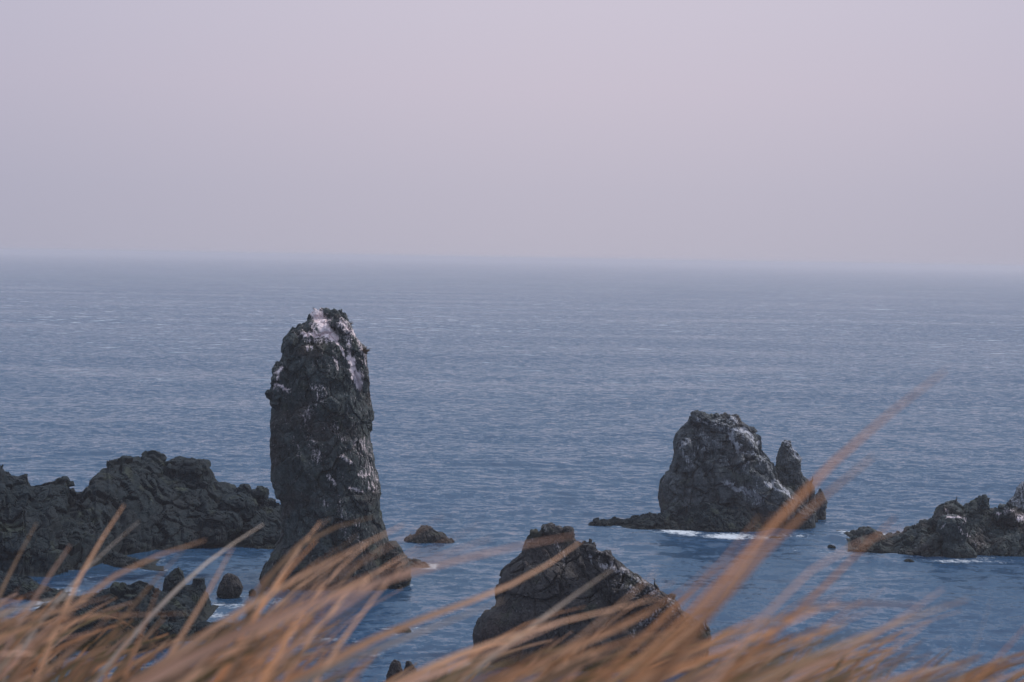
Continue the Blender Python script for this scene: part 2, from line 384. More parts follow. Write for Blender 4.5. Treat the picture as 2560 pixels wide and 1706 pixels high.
class Rock:
    """collects displaced pieces of ONE rock and links them as one mesh"""
    def __init__(s): s.V = []; s.F = []; s.n = 0
    def add(s, G, wrap):
        nr, nc = G.shape[:2]
        V = G.reshape(-1, 3); F = grid_faces(nr, nc, wrap)
        n = vertex_normals(V, F).reshape(nr, nc, 3)
        out_ = ((G - G.mean(1, keepdims=True)) * n).sum() if wrap else n[..., 2].sum()
        if out_ < 0: F = F[:, ::-1]
        s.F.append(F + s.n); s.V.append(V); s.n += nr * nc
    def stack(s, rows, Y, seed, amps, dep=0.85, sq=2.6, res=0.09, stretch=(1, 1, 0.8), pad=2.0, back=1.0, lean=0.0, fade=0.0):
        """rows: (py, px_left, px_right) outline of an upright rock from top to water"""
        rows = np.array(rows, float)
        L = at(rows[:, 1], rows[:, 0], Y); R = at(rows[:, 2], rows[:, 0], Y)
        # push the outline on below the water
        e = L[-1] + (0, 0, -pad), R[-1] + (0, 0, -pad)
        L = np.vstack([L, e[0]]); R = np.vstack([R, e[1]])
        zz = (L[:, 2] + R[:, 2]) / 2; cum = np.concatenate([[0], np.cumsum(np.abs(np.diff(zz)) + 0.25 * np.abs(np.diff(R[:, 0] - L[:, 0])))])
        nr = max(int(cum[-1] / res), 12); tt = np.linspace(0, cum[-1], nr)
        Li = np.stack([np.interp(tt, cum, L[:, k]) for k in range(3)], -1); Ri = np.stack([np.interp(tt, cum, R[:, k]) for k in range(3)], -1)
        Wm = np.linalg.norm(Ri - Li, axis=1) / 2
        nc = max(int(2 * math.pi * Wm.max() * (0.5 + dep * 0.5) / res), 24)
        a = np.linspace(0, 2 * math.pi, nc, endpoint=False)
        ca = np.sign(np.cos(a)) * np.abs(np.cos(a)) ** (2 / sq); sa = np.sign(np.sin(a)) * np.abs(np.sin(a)) ** (2 / sq)
        Cn = (Li + Ri) / 2
        Wd = np.minimum(Wm, 1.0 * Wm.mean() + 0.5 * (Wm - Wm.mean())) * dep
        G = Cn[:, None] + ca[None, :, None] * ((Ri - Li) / 2)[:, None] + np.array([0, 1, 0]) * (sa * np.where(sa > 0, back, 1))[None, :, None] * Wd[:, None, None]
        zr = (Cn[:, 2] - 0) ; G[..., 1] += lean * zr[:, None]
        n = grid_normals(G, True)
        if (n[nr // 2, nc * 3 // 4, 1]) > 0: n = -n
        h = rockheight(G.reshape(-1, 3), seed, amps, stretch).reshape(nr, nc)
        env = np.clip(Wm / (1.6 * amps[0][1] + 1e-3), 0.15, 1)[:, None]
        h = (h - 0.30 * amps[0][1]) * (1 - 0.55 * np.abs(ca) ** 3)[None]
        G = G + n * (h * env)[..., None]
        cap = np.repeat(G[:1].mean(1, keepdims=True), nc, 1)
        s.add(np.concatenate([cap, G], 0), True); return s
    def ridge(s, crest, foot, dcrest, seed, amps, res=0.11, prof=0.75, backd=None, stretch=(1, 1, 0.9), bulge=0.0):
        """crest: outline points (px,py); foot: waterline points (px,py) in front; dcrest: metres the crest stands behind the foot"""
        crest = np.array(crest, float); foot = np.array(foot, float)
        cum = np.concatenate([[0], np.cumsum(np.hypot(*np.diff(crest, axis=0).T))])
        Fp = on_sea(foot[:, 0], foot[:, 1])
        fy0 = np.interp(crest[:, 0], foot[:, 0], Fp[:, 1])
        K = at(crest[:, 0], crest[:, 1], fy0 + dcrest)
        lenm = cum[-1] / FX * fy0.mean(); nc = int(lenm / res); tt = np.linspace(0, cum[-1], nc)
        K = np.stack([np.interp(tt, cum, K[:, k]) for k in range(3)], -1)
        cpx = np.interp(tt, cum, crest[:, 0]); fy = np.interp(cpx, foot[:, 0], Fp[:, 1])
        fx = K[:, 0] * fy / K[:, 1]
        H = np.maximum(K[:, 2], 0.05)
        bd = (backd or dcrest * 1.2)
        depth = dcrest + H.max(); nf = int(depth * 1.25 / res); nb = int(depth / res / 2.2)
        v = np.concatenate([np.linspace(-0.06, 1, nf), 1 + np.linspace(0, 1, nb + 1)[1:]])
        fr = np.clip(v, 0, 1)
        zf = np.where(v <= 1, np.sin(fr * math.pi / 2) ** prof, 1 - np.clip(v - 1, 0, 1) ** 0.9)
        zf = np.where(v < 0, v * 8, zf)
        G = np.zeros((len(v), nc, 3))
        G[..., 2] = zf[:, None] * H[None]; G[..., 2] += np.where(v < 0, -0.3, 0)[:, None]
        G[-1, :, 2] = -1.2
        yb = fy[None] + np.where(v <= 1, v, 1)[:, None] * dcrest + np.clip(v - 1, 0, 1)[:, None] * bd
        G[..., 1] = yb
        G[..., 0] = fx[None] + (K[:, 0] - fx)[None] * np.clip(v, 0, 1)[:, None]
        n = grid_normals(G, False)
        if n[nf // 2, nc // 2, 2] < 0: n = -n
        h = rockheight(G.reshape(-1, 3), seed, amps, stretch).reshape(len(v), nc)
        hm = np.clip(H / (2.2 * amps[0][1]), 0.12, 1)[None]
        atcrest = 1 - 0.45 * np.exp(-((v - 1) / 0.06) ** 2)[:, None]
        G = G + n * (h * hm * atcrest)[..., None]
        # close the two ends down into the water
        e0 = G[:, :1].copy(); e0[..., 2] = -1.2; e1 = G[:, -1:].copy(); e1[..., 2] = -1.2
        s.add(np.concatenate([e0, G, e1], 1), False); return s
    def lump(s, px, py, Y, rx, ry, rz, seed, amps, res=0.09, rot=0.0, sq=2.4, sink=0.0):
        """rounded block centred on photo pixel (px,py) at distance Y; radii in metres"""
        c = at(px, py, Y) if py is not None else px
        return s.block(c, rx, ry, rz, seed, amps, res, rot, sq)
    def block(s, c, rx, ry, rz, seed, amps, res=0.09, rot=0.0, sq=2.4):
        nc = max(int(2 * math.pi * max(rx, ry) / res), 20); nr = max(int(math.pi * max(rz, rx) / res), 12)
        th = np.linspace(0.02, math.pi - 0.02, nr)[:, None]; a = np.linspace(0, 2 * math.pi, nc, endpoint=False)[None]
        pw = lambda q: np.sign(q) * np.abs(q) ** (2 / sq)
        G = np.stack([pw(np.sin(th)) * pw(np.cos(a)) * rx, pw(np.sin(th)) * pw(np.sin(a)) * ry, pw(np.cos(th)) * rz + 0 * a], -1)
        n = grid_normals(G, True)
        if (n * G).sum(-1).mean() < 0: n = -n
        if rot:
            cr, sr = math.cos(rot), math.sin(rot); Rm = np.array([[cr, 0, sr], [0, 1, 0], [-sr, 0, cr]])
            G = G @ Rm.T; n = n @ Rm.T
        G = G + np.asarray(c)
        h = rockheight(G.reshape(-1, 3), seed, amps).reshape(nr, nc)
        s.add(G + n * h[..., None], True); return s
    def build(s, name, mat, strokes=(), ledge=0.0, side=0.0, zlo=2, zhi=30, parent=None, smooth=False):
        V = np.concatenate(s.V); F = np.concatenate(s.F)
        n = vertex_normals(V, F); SHORE.append(V[np.abs(V[:, 2]) < 0.12][:, :2])
        # make the winding agree with outward normals as a whole
        g = crust_and_light(V, n, list(strokes), ledge, side, zlo, zhi)
        return make_mesh(name, V, F, mat, parent, smooth, {'guano_and_light': g})

def ax(x, y, s, ox, oy): return (ox + x / s, oy + y / s)
# ---- 1. the tall pillar
PY = 183.0
def pc(pts): return [(640 + x / 2.12, 740 + y / 2.12) for x, y in pts]     # enlargement coordinates -> photo pixels
rows = [(104, 300, 452), (128, 250, 480), (150, 218, 497), (190, 182, 521), (230, 152, 549), (275, 140, 585), (320, 132, 590), (370, 112, 597), (385, 95, 598), (430, 88, 600), (470, 92, 596),
        (485, 78, 594), (540, 84, 602), (580, 90, 610), (620, 86, 616), (655, 82, 612), (668, 74, 600), (720, 80, 604), (780, 76, 608), (830, 74, 620), (880, 82, 628),
        (940, 88, 642), (1000, 96, 655), (1010, 106, 658), (1050, 112, 664), (1062, 118, 666), (1075, 138, 664), (1120, 140, 662), (1180, 142, 666),
        (1240, 140, 676), (1290, 128, 692), (1330, 100, 700), (1380, 70, 712), (1440, 40, 730), (1500, 18, 745), (1530, 12, 740)]
rows = [(740 + y / 2.12, 640 + a / 2.12, 640 + b / 2.12) for y, a, b in rows]
r = Rock()
AP = [(4.2, 0.42), (1.9, 0.44), (0.75, 0.20), (0.28, 0.055)]
r.stack(rows, PY, 11, AP, dep=0.85, sq=2.7, res=0.075, stretch=(1, 1, 0.7))
def ptop(x, y, rx, rz, sd, rot=0.0, ry=None, dy=0.0):
    r.lump(640 + x / 2.12, 740 + y / 2.12, PY + dy, rx, ry or rx * 1.1, rz, sd, [(0.9, 0.22), (0.35, 0.12)], res=0.06, rot=rot, sq=2.2)
ptop(325, 125, 0.62, 1.1, 21, 0.5); ptop(300, 108, 0.3, 0.55, 27, 0.2); ptop(312, 78, 0.16, 0.32, 22, -0.5); ptop(372, 84, 0.28, 0.28, 23, 0.6); ptop(385, 120, 0.45, 0.9, 26, -0.3); ptop(350, 105, 0.5, 0.5, 28)
ptop(425, 112, 0.45, 0.75, 24, -0.4); ptop(447, 90, 0.26, 0.30, 25); ptop(460, 130, 0.5, 0.8, 29, -0.3)
# ridge line rib running down the right of the summit, side slabs and the flaked shoulder on the left
r.stack([(740 + y / 2.12, 640 + a / 2.12, 640 + b / 2.12) for y, a, b in
         [(95, 412, 440), (150, 408, 495), (220, 420, 530), (300, 452, 580), (380, 500, 592), (450, 535, 596), (500, 560, 592)]],
        PY - 2.6, 31, [(1.6, 0.35), (0.6, 0.2), (0.25, 0.08)], dep=0.8, sq=2.2, pad=0.3, lean=0.03)
r.lump(640 + 132 / 2.12, 740 + 425 / 2.12, PY - 2.2, 0.75, 1.1, 1.3, 32, [(1.0, 0.3), (0.4, 0.14)], res=0.07)
r.lump(640 + 140 / 2.12, 740 + 520 / 2.12, PY - 2.0, 1.1, 1.2, 1.4, 33, [(1.0, 0.3), (0.4, 0.14)], res=0.07)
r.lump(640 + 168 / 2.12, 740 + 730 / 2.12, PY - 2.4, 1.5, 1.2, 1.7, 34, [(1.4, 0.4), (0.5, 0.18)], res=0.08)
r.lump(640 + 585 / 2.12, 740 + 640 / 2.12, PY - 1.0, 0.5, 0.8, 1.2, 35, [(1.0, 0.2), (0.4, 0.1)], res=0.07)
# foot of the pillar on the right
foot = [(1300, 690, 740), (1330, 680, 765), (1380, 660, 790), (1430, 640, 812), (1490, 620, 822), (1530, 600, 812)]
r.stack([(740 + y / 2.12, 640 + a / 2.12, 640 + b / 2.12) for y, a, b in foot], PY - 1, 36, [(1.6, 0.4), (0.6, 0.2), (0.25, 0.08)], dep=1.2)
r.ridge([(1000, 1400), (1020, 1395), (1045, 1402), (1070, 1412), (1095, 1420)], [(1000, 1424), (1095, 1424)], 1.5, 37, [(0.8, 0.2), (0.3, 0.1)])
strokes = [(pc([(320, 95), (350, 150), (385, 200), (410, 225)]), 13, 1.6), (pc([(355, 105), (395, 150)]), 8, .6), (pc([(255, 200), (300, 205), (345, 205), (390, 210)]), 9, 1.1),
           (pc([(300, 160), (310, 190)]), 7, .8), (pc([(410, 225), (440, 265), (470, 315)]), 3.2, 1.1), (pc([(455, 140), (500, 190), (515, 215)]), 12, .78),
           (pc([(470, 190), (490, 260), (500, 300), (520, 350)]), 8, .6), (pc([(500, 340), (510, 400), (530, 440), (545, 480)]), 9, 1.6), (pc([(520, 400), (560, 430)]), 9, .75),
           (pc([(540, 250), (585, 310), (590, 360)]), 12, .5), (pc([(118, 385), (122, 440)]), 7, .85), (pc([(105, 480), (160, 483)]), 4, 1.0), (pc([(105, 495), (160, 500)]), 7, .6),
           (pc([(270, 240), (340, 245), (400, 240)]), 10, .5), (pc([(410, 330), (430, 390)]), 6, .45), (pc([(270, 270), (300, 275)]), 4, .7),
           (pc([(300, 480), (360, 500), (330, 540)]), 14, .42), (pc([(340, 570), (260, 640)]), 14, .36), (pc([(440, 845), (500, 880)]), 5, .75), (pc([(510, 1015), (550, 1030)]), 6, .85),
           (pc([(385, 960), (425, 1000)]), 4, .7), (pc([(560, 780), (600, 900), (640, 1000)]), 18, .42), (pc([(300, 760), (330, 880)]), 14, .42), (pc([(560, 930), (590, 950)]), 8, .6),
           (pc([(510, 770), (540, 820)]), 8, .5), (pc([(210, 770), (230, 830)]), 8, .45), (pc([(440, 1080), (460, 1180), (480, 1290)]), 14, .36), (pc([(350, 1080), (370, 1110)]), 8, .42),
           (pc([(530, 1180), (550, 1300)]), 10, .36), (pc([(420, 680), (450, 750)]), 10, .42), (pc([(600, 1010), (620, 1030)]), 5, .6)]
o = r.build('rock_pillar', ROCK_PILLAR, strokes, ledge=0.16, side=0.12, zlo=1, zhi=14)
localise(o); tag(o, 'tall dark rock pillar with white stained summit, rising alone from the sea', 'sea stack')

# ---- 2. broad stack on the right with its spire and low shelf
SY = 229.0
def sc(pts): return [(1450 + x / 3.565, 1000 + y / 3.565) for x, y in pts]
def srows(rs, e=0): return [(1000 + y / 3.565, 1450 + (a - e) / 3.565, 1450 + (b + e) / 3.565) for y, a, b in rs]
base = at(1780, 1330, SY); stack_root = empty('rock_islet', (float(base[0]), SY, 0))
tag(stack_root, 'broad grey rock islet streaked with white, a thin spire on its right', 'sea stack')
r = Rock()
AS = [(3.6, 0.70), (1.7, 0.58), (0.65, 0.14), (0.25, 0.04)]
r.stack(srows([(165, 1000, 1390), (200, 975, 1410), (240, 915, 1470), (290, 868, 1545), (340, 850, 1575), (400, 845, 1580), (470, 848, 1590), (500, 835, 1630), (560, 822, 1690), (630, 812, 1710),
               (645, 785, 1720), (665, 760, 1740), (700, 738, 1760), (760, 716, 1800), (820, 714, 1860), (880, 716, 1920), (940, 730, 1960), (1000, 738, 1980), (1060, 800, 1990), (1130, 860, 1980)], 16),
        SY, 41, AS, dep=0.62, sq=3.4, res=0.09)
for k, (x, y, rx, rz, rot) in enumerate([(1085, 170, 1.35, 0.8, 0.35), (1030, 185, 0.6, 0.6, 0), (1158, 165, 0.45, 0.55, 0), (1215, 172, 0.75, 0.55, 0.3), (1285, 175, 0.55, 0.7, 0), (1365, 190, 0.85, 0.7, 0.2),
                                         (1395, 205, .35, .6, 0), (1528, 285, 0.55, 0.5, 0.4), (1250, 230, 1.8, .9, 0)]):
    r.lump(1450 + x / 3.565, 1000 + y / 3.565, SY - 1, rx, rx * 1.2, rz, 50 + k, [(0.9, 0.28), (0.35, 0.12)], res=0.07, rot=rot)
# buttresses on the face: left block, middle slabs, right stepped flank
r.stack(srows([(650, 790, 850), (700, 750, 905), (800, 720, 940), (900, 722, 975), (1000, 735, 985), (1050, 790, 960)]), SY - 2.8, 60, AS[1:], dep=1.0)
r.stack(srows([(240, 1345, 1400), (300, 1335, 1480), (370, 1345, 1560), (440, 1370, 1588), (520, 1380, 1600)]), SY - 2.6, 61, [(1.8, 0.3), (0.7, 0.14), (0.25, 0.05)], dep=0.7, pad=0.5)
r.stack(srows([(340, 880, 985), (420, 860, 1000), (520, 850, 1010), (600, 880, 1020)]), SY - 3.0, 62, [(1.8, 0.35), (0.7, 0.16), (0.25, 0.06)], dep=0.6, pad=0.5)
r.stack(srows([(480, 1400, 1600), (540, 1370, 1680), (640, 1360, 1710), (720, 1380, 1760), (800, 1420, 1830), (900, 1500, 1900), (1000, 1560, 1950)]), SY - 3.6, 63, AS[1:], dep=0.6, pad=1)
r.stack(srows([(700, 1660, 1730), (760, 1630, 1800), (850, 1600, 1900), (930, 1580, 2000), (1000, 1560, 2120), (1040, 1560, 2110)]), SY - 3.0, 64, AS[1:], dep=0.7)
r.stack(srows([(620, 1900, 1960), (700, 1860, 2020), (770, 1850, 2090), (800, 1840, 2100), (860, 1820, 2115), (930, 1800, 2130), (985, 1790, 2135), (1000, 1790, 2125)]), SY + 1.5, 65, AS[1:], dep=0.6)
r.stack(srows([(790, 2130, 2150), (830, 2110, 2170), (880, 2080, 2190), (915, 2060, 2208), (925, 2060, 2200)]), SY + 4.0, 66, [(0.9, 0.2), (0.35, 0.1)], dep=0.8)
st = [(sc([(900, 410), (960, 390), (975, 370)]), 10, .75), (sc([(900, 430), (940, 480), (985, 560)]), 7, .6), (sc([(1020, 500), (1060, 440), (1110, 440)]), 10, .5), (sc([(1060, 180), (1110, 215)]), 7, .8),
      (sc([(1350, 180), (1385, 190)]), 7, 1.1), (sc([(1350, 240), (1420, 260), (1500, 285), (1545, 320), (1570, 370)]), 5, 1.15), (sc([(1390, 260), (1480, 330), (1540, 420)]), 16, .5),
      (sc([(1340, 300), (1370, 360), (1400, 430)]), 11, .95), (sc([(1390, 470), (1440, 480), (1520, 490), (1560, 490)]), 6, .85), (sc([(1560, 520), (1600, 560), (1660, 560)]), 12, .5),
      (sc([(1610, 500), (1660, 540), (1690, 620)]), 7, .65), (sc([(1310, 740), (1400, 790), (1500, 820), (1580, 860)]), 8, .95), (sc([(1500, 820), (1600, 900)]), 11, .75),
      (sc([(1650, 735), (1730, 745)]), 6, 1.15), (sc([(1740, 750), (1800, 800), (1880, 870)]), 3.5, 1.0), (sc([(1180, 230), (1240, 260), (1300, 240)]), 12, .5), (sc([(1040, 230), (1060, 330)]), 10, .4),
      (sc([(1460, 560), (1500, 660)]), 14, .38), (sc([(1100, 360), (1250, 420)]), 22, .36), (sc([(1250, 540), (1330, 580)]), 18, .36), (sc([(1560, 860), (1600, 940), (1560, 930)]), 5, .7),
      (sc([(960, 620), (1000, 590)]), 5, .6), (sc([(1580, 740), (1600, 800)]), 8, .5), (sc([(1200, 180), (1200, 240)]), 14, .4)]
b = r.build('body', ROCK_STACK, st, ledge=0.26, side=0.10, zlo=3, zhi=14, parent=stack_root)
r = Rock()
r.stack(srows([(360, 1825, 1880), (380, 1805, 1884), (430, 1785, 1896), (470, 1765, 1930), (520, 1750, 1972), (560, 1740, 1968), (620, 1715, 1968), (680, 1715, 1985), (760, 1730, 2020), (830, 1740, 2040)]),
        SY + 1.0, 71, [(1.6, 0.35), (0.7, 0.2), (0.28, 0.08)], dep=0.8, res=0.07, pad=2)
r.build('spire', ROCK_STACK, [(sc([(1830, 380), (1870, 400)]), 6, .8), (sc([(1900, 440), (1925, 490), (1960, 530)]), 6, 1.0), (sc([(1880, 430), (1940, 520)]), 9, .5)], ledge=0.2, side=0.1, zlo=3, zhi=12, parent=stack_root)
r = Rock()
r.ridge(sc([(255, 1112), (262, 1100), (275, 1065), (310, 1040), (350, 1055), (400, 1068), (440, 1060), (500, 1035), (560, 1015), (620, 1005), (700, 1015), (770, 1010),
            (800, 1050), (860, 1055), (930, 1030), (1000, 955), (1100, 945), (1180, 935), (1260, 950), (1330, 985), (1460, 955), (1500, 1000), (1560, 1050), (1640, 1090), (1700, 1110)]),
        sc([(255, 1136), (300, 1135), (520, 1160), (800, 1166), (1000, 1168), (1200, 1180), (1500, 1185), (1700, 1150)]), 4.0, 81, [(1.6, 0.42), (0.7, 0.22), (0.28, 0.08)], res=0.09, prof=0.6, backd=3)
r.block(on_sea(1450 + 188 / 3.565, 1000 + 1128 / 3.565) + (0, 0, 0.05), 1.25, 0.9, 0.72, 82, [(0.8, 0.25), (0.3, 0.08)], res=0.06)
r.build('rock_shelf', ROCK_DARK, [(sc([(1100, 935), (1180, 932), (1260, 975)]), 3, .5)], ledge=0.05, parent=stack_root)
# put child meshes in the frame of their root
for ch in [c for c in bpy.data.objects if c.parent == stack_root]:
    ch.matrix_parent_inverse = Matrix.Translation(-stack_root.location)

# ---- 3. the wide near rock
NY = 148.0
def nc_(pts): return [(1120 + x / 3.361, 1280 + y / 3.361) for x, y in pts]
nr_ = [(150, 790, 960), (170, 765, 1020), (185, 700, 1050), (215, 665, 1080), (260, 632, 1125), (300, 622, 1210), (350, 612, 1320), (385, 580, 1370), (430, 520, 1440), (490, 455, 1540), (560, 430, 1640), (620, 418, 1720),
       (680, 414, 1800), (720, 412, 1880), (760, 412, 1925), (800, 395, 1955), (840, 300, 1990), (900, 255, 2080), (960, 220, 2130), (1000, 206, 2180), (1060, 206, 2205), (1120, 214, 2200), (1180, 180, 2190), (1240, 158, 2180), (1330, 150, 2170), (1432, 140, 2160)]
r = Rock()
r.stack([(1280 + y / 3.361, 1120 + a / 3.361, 1120 + b / 3.361) for y, a, b in nr_], NY, 91, [(3.6, 0.46), (1.7, 0.36), (0.6, 0.12), (0.22, 0.035)], dep=0.62, sq=2.3, res=0.075, pad=3)
for k, (x, y, rx, rz) in enumerate([(850, 150, .55, .5), (725, 195, .4, .45), (900, 160, .6, .45), (1010, 180, .5, .5), (1885, 735, .3, .4), (1180, 300, .5, .45), (1330, 370, .45, .35)]):
    r.lump(1120 + x / 3.361, 1280 + y / 3.361, NY - 0.5, rx, rx, rz, 100 + k, [(0.8, 0.15), (0.3, 0.04)], res=0.06)
r.stack([(1280 + y / 3.361, 1120 + a / 3.361, 1120 + b / 3.361) for y, a, b in [(270, 1080, 1180), (330, 1100, 1310), (400, 1120, 1400), (500, 1150, 1540), (620, 1230, 1720), (720, 1330, 1860), (820, 1480, 1980), (950, 1620, 2110), (1050, 1700, 2190)]],
        NY - 3.0, 111, [(2.4, 0.5), (1.1, 0.3), (0.4, 0.09), (0.15, 0.03)], dep=0.45, pad=2, res=0.075)
st = [(nc_([(1160, 340), (1210, 400), (1230, 440)]), 5, .75), (nc_([(1320, 430), (1420, 480), (1500, 500)]), 9, .85), (nc_([(1500, 500), (1620, 580), (1740, 680)]), 10, .6), (nc_([(1380, 590), (1520, 640), (1700, 700)]), 16, .42),
      (nc_([(1310, 350), (1370, 410)]), 6, .6), (nc_([(640, 300), (700, 240)]), 8, .4), (nc_([(900, 280), (1000, 400)]), 12, .4), (nc_([(1600, 950), (1700, 930), (1780, 820)]), 12, .6), (nc_([(1850, 760), (1980, 880), (2080, 1000)]), 14, .55),
      (nc_([(1580, 1000), (1560, 1060)]), 9, .5), (nc_([(1740, 850), (1760, 920)]), 7, .7), (nc_([(820, 140), (900, 150)]), 7, .4), (nc_([(1240, 330), (1300, 380)]), 9, .4)]
o = r.build('rock_outcrop', ROCK_NEAR, st, ledge=0.22, side=0.14, zlo=4, zhi=12)
localise(o); tag(o, 'nearest big dark rock, sloping down to the right behind the middle of the grass', 'rock')

# ---- 4. dark ridge left of the pillar and the crag at the left edge
def lc(pts): return [(x / 3.268, 1100 + y / 3.268) for x, y in pts]
AL = [(3.4, 0.62), (1.6, 0.42), (0.6, 0.12), (0.22, 0.03)]
r = Rock()
r.ridge(lc([(480, 640), (560, 560), (650, 490), (700, 425), (720, 380), (770, 320), (785, 285), (840, 230), (880, 190), (890, 160), (960, 150), (1030, 115), (1090, 135), (1130, 130), (1150, 138), (1190, 112), (1250, 112), (1290, 140), (1330, 180), (1390, 190),
            (1420, 155), (1480, 150), (1550, 158), (1580, 180), (1610, 172), (1660, 190), (1700, 230), (1740, 290), (1775, 325), (1870, 352), (1930, 395), (1980, 380), (2050, 382), (2065, 415), (2130, 420), (2170, 470), (2185, 505),
            (2290, 525), (2320, 600), (2360, 700)]),
        lc([(300, 1110), (700, 1060), (950, 975), (1200, 925), (1500, 895), (1900, 870), (2360, 900)]), 13, 121, AL, prof=0.62, res=0.12)
for k, (x, y, rx, rz, dy) in enumerate([(1990, 420, .7, .7, 8), (2120, 450, .9, .8, 8), (1260, 760, 2.0, 1.6, 3), (1210, 820, 1.3, .9, 1.5), (1480, 740, 1.6, 1.3, 3.5), (1650, 720, 1.5, 1.2, 4), (1000, 800, 2.2, 1.7, 3), (1100, 560, 1.6, 1.2, 7),
                                        (1440, 520, 1.3, 1.5, 6), (1800, 680, 2.2, 1.2, 4), (860, 640, 2.4, 1.5, 6), (700, 760, 2.5, 1.6, 3), (1560, 300, 2.0, 1.8, 9), (1950, 560, 1.8, 1.3, 6), (1350, 830, 1.2, .8, 2), (1750, 780, 1.3, .9, 2)]):
    Yb = float(on_sea(x / 3.268, 1100 + 900 / 3.268)[1]) + dy
    r.lump(x / 3.268, 1100 + y / 3.268, Yb, rx, rx * 1.1, rz, 130 + k, [(1.3, 0.3), (0.5, 0.13)], res=0.1, sq=3.2)
o = r.build('rock_ridge', ROCK_DARK, [(lc([(1180, 810), (1340, 780)]), 22, .18)], ledge=0.04, side=0.02, zlo=0, zhi=10)
localise(o); tag(o, 'long rounded dark rock ridge between the left edge crag and the tall pillar', 'rock')
r = Rock()
r.stack([(1100 + y / 3.268, a / 3.268, b / 3.268) for y, a, b in [(415, 590, 700), (425, 555, 740), (450, 528, 765), (500, 520, 775), (560, 530, 740), (620, 560, 700), (690, 500, 690)]], 202, 151, [(1.5, 0.3), (0.6, 0.18), (0.25, 0.07)], dep=0.9, pad=6)
o = r.build('boulder', ROCK_DARK, ledge=0.04); localise(o)
tag(o, 'rounded dark boulder wedged in the gap between the left edge crag and the long ridge', 'boulder')
r = Rock()
r.ridge([(-420, 1430), (-340, 1290), (-260, 1190), (-180, 1150), (-80, 1140), (-30, 1165)] + lc([(0, 205), (12, 200), (28, 205), (36, 245), (60, 238), (85, 245), (95, 280), (150, 290), (200, 275), (222, 275), (235, 320), (262, 355), (330, 345), (420, 332), (470, 320), (538, 300), (541, 360), (530, 430), (515, 480), (500, 560), (480, 640), (440, 760), (400, 860)]),
        [(-420, 1455), (-260, 1452), (0, 1450), (60, 1450), (130, 1444), (170, 1430)], 9, 161, [(3.0, 0.5), (1.5, 0.40), (0.6, 0.13), (0.22, 0.03)], prof=0.5, res=0.11)
r.stack([(1192, 163, 165), (1198, 146, 165.5), (1206, 118, 165), (1220, 84, 163), (1245, 60, 160), (1290, 55, 152), (1340, 60, 140)], 203, 162, [(1.2, 0.16), (0.5, 0.10), (0.2, 0.05)], dep=0.5, sq=2.2, pad=1)
o = r.build('rock_crag', ROCK_DARK, ledge=0.04, side=0.02); localise(o)
tag(o, 'jagged dark crag with a sharp pointed corner, cut off by the left edge', 'rock')

# ---- 5. ridge at the right edge with the pale boulder above it
def rc(pts): return [(2060 + x / 4.706, 1150 + y / 4.706) for x, y in pts]
r = Rock()
r.ridge(rc([(282, 1035), (320, 960), (350, 905), (370, 897), (395, 915), (400, 945), (435, 860), (455, 860), (475, 880), (530, 860), (545, 815), (580, 810), (600, 845), (650, 840), (690, 880), (720, 915), (780, 925), (815, 935), (870, 905), (930, 895),
            (980, 850), (1010, 803), (1060, 805), (1085, 770), (1130, 708), (1200, 700), (1290, 685), (1305, 650), (1330, 610), (1370, 550), (1440, 515), (1500, 475), (1530, 475), (1570, 500), (1620, 545), (1680, 510), (1720, 505),
            (1760, 465), (1820, 455), (1850, 435), (1890, 450), (1920, 510), (1960, 560), (2050, 570), (2150, 555), (2250, 560), (2352, 560), (2600, 500), (2900, 600), (3150, 830), (3350, 1120)]),
        rc([(282, 1055), (500, 1070), (800, 1085), (940, 1120), (1150, 1165), (1500, 1165), (1850, 1150), (2352, 1160), (3350, 1160)]), 7, 171, [(2.6, 0.6), (1.2, 0.38), (0.45, 0.13), (0.2, 0.03)], res=0.1, prof=0.6)
r.stack([(1150 + y / 4.706, 2060 + a / 4.706, 2060 + b / 4.706) for y, a, b in [(650, 1380, 1560), (720, 1340, 1680), (820, 1330, 1710), (900, 1380, 1700), (960, 1400, 1680), (1040, 1380, 1760), (1110, 1400, 1800)]],
        203, 173, [(2.0, 0.3), (0.7, 0.15), (0.3, 0.06)], dep=0.7, sq=3, pad=1)
for k, (x, y, rx, rz) in enumerate([(1050, 1110, 1.5, .7), (1880, 500, .6, .8), (2130, 640, 1.2, .9), (2250, 700, 1.0, .8), (570, 880, .5, .6), (370, 960, .5, .6)]):
    r.lump(2060 + x / 4.706, 1150 + y / 4.706, 207 if y < 1000 and x > 1000 else 205, rx, rx, rz, 180 + k, [(1.0, 0.3), (0.4, 0.12)], res=0.08)
st = [(rc([(1420, 655), (1500, 680), (1600, 680)]), 4, .95), (rc([(1450, 580), (1480, 620)]), 5, .6), (rc([(1580, 680), (1640, 700), (1650, 760)]), 4, .7), (rc([(1540, 780), (1640, 860), (1700, 920)]), 5, .6),
      (rc([(2020, 630), (2050, 640)]), 5, .9), (rc([(2120, 600), (2210, 600)]), 8, .6), (rc([(2290, 680), (2352, 740)]), 8, .9), (rc([(2280, 720), (2330, 730)]), 8, .6), (rc([(1370, 790), (1420, 760)]), 4, .5), (rc([(1760, 980), (1880, 1000)]), 10, .35)]
o = r.build('rock_ridge', ROCK_PILLAR, st, ledge=0.14, side=0.06, zlo=1, zhi=8); localise(o)
tag(o, 'craggy dark rock ridge running out of the right edge of the photo', 'rock')
r = Rock()
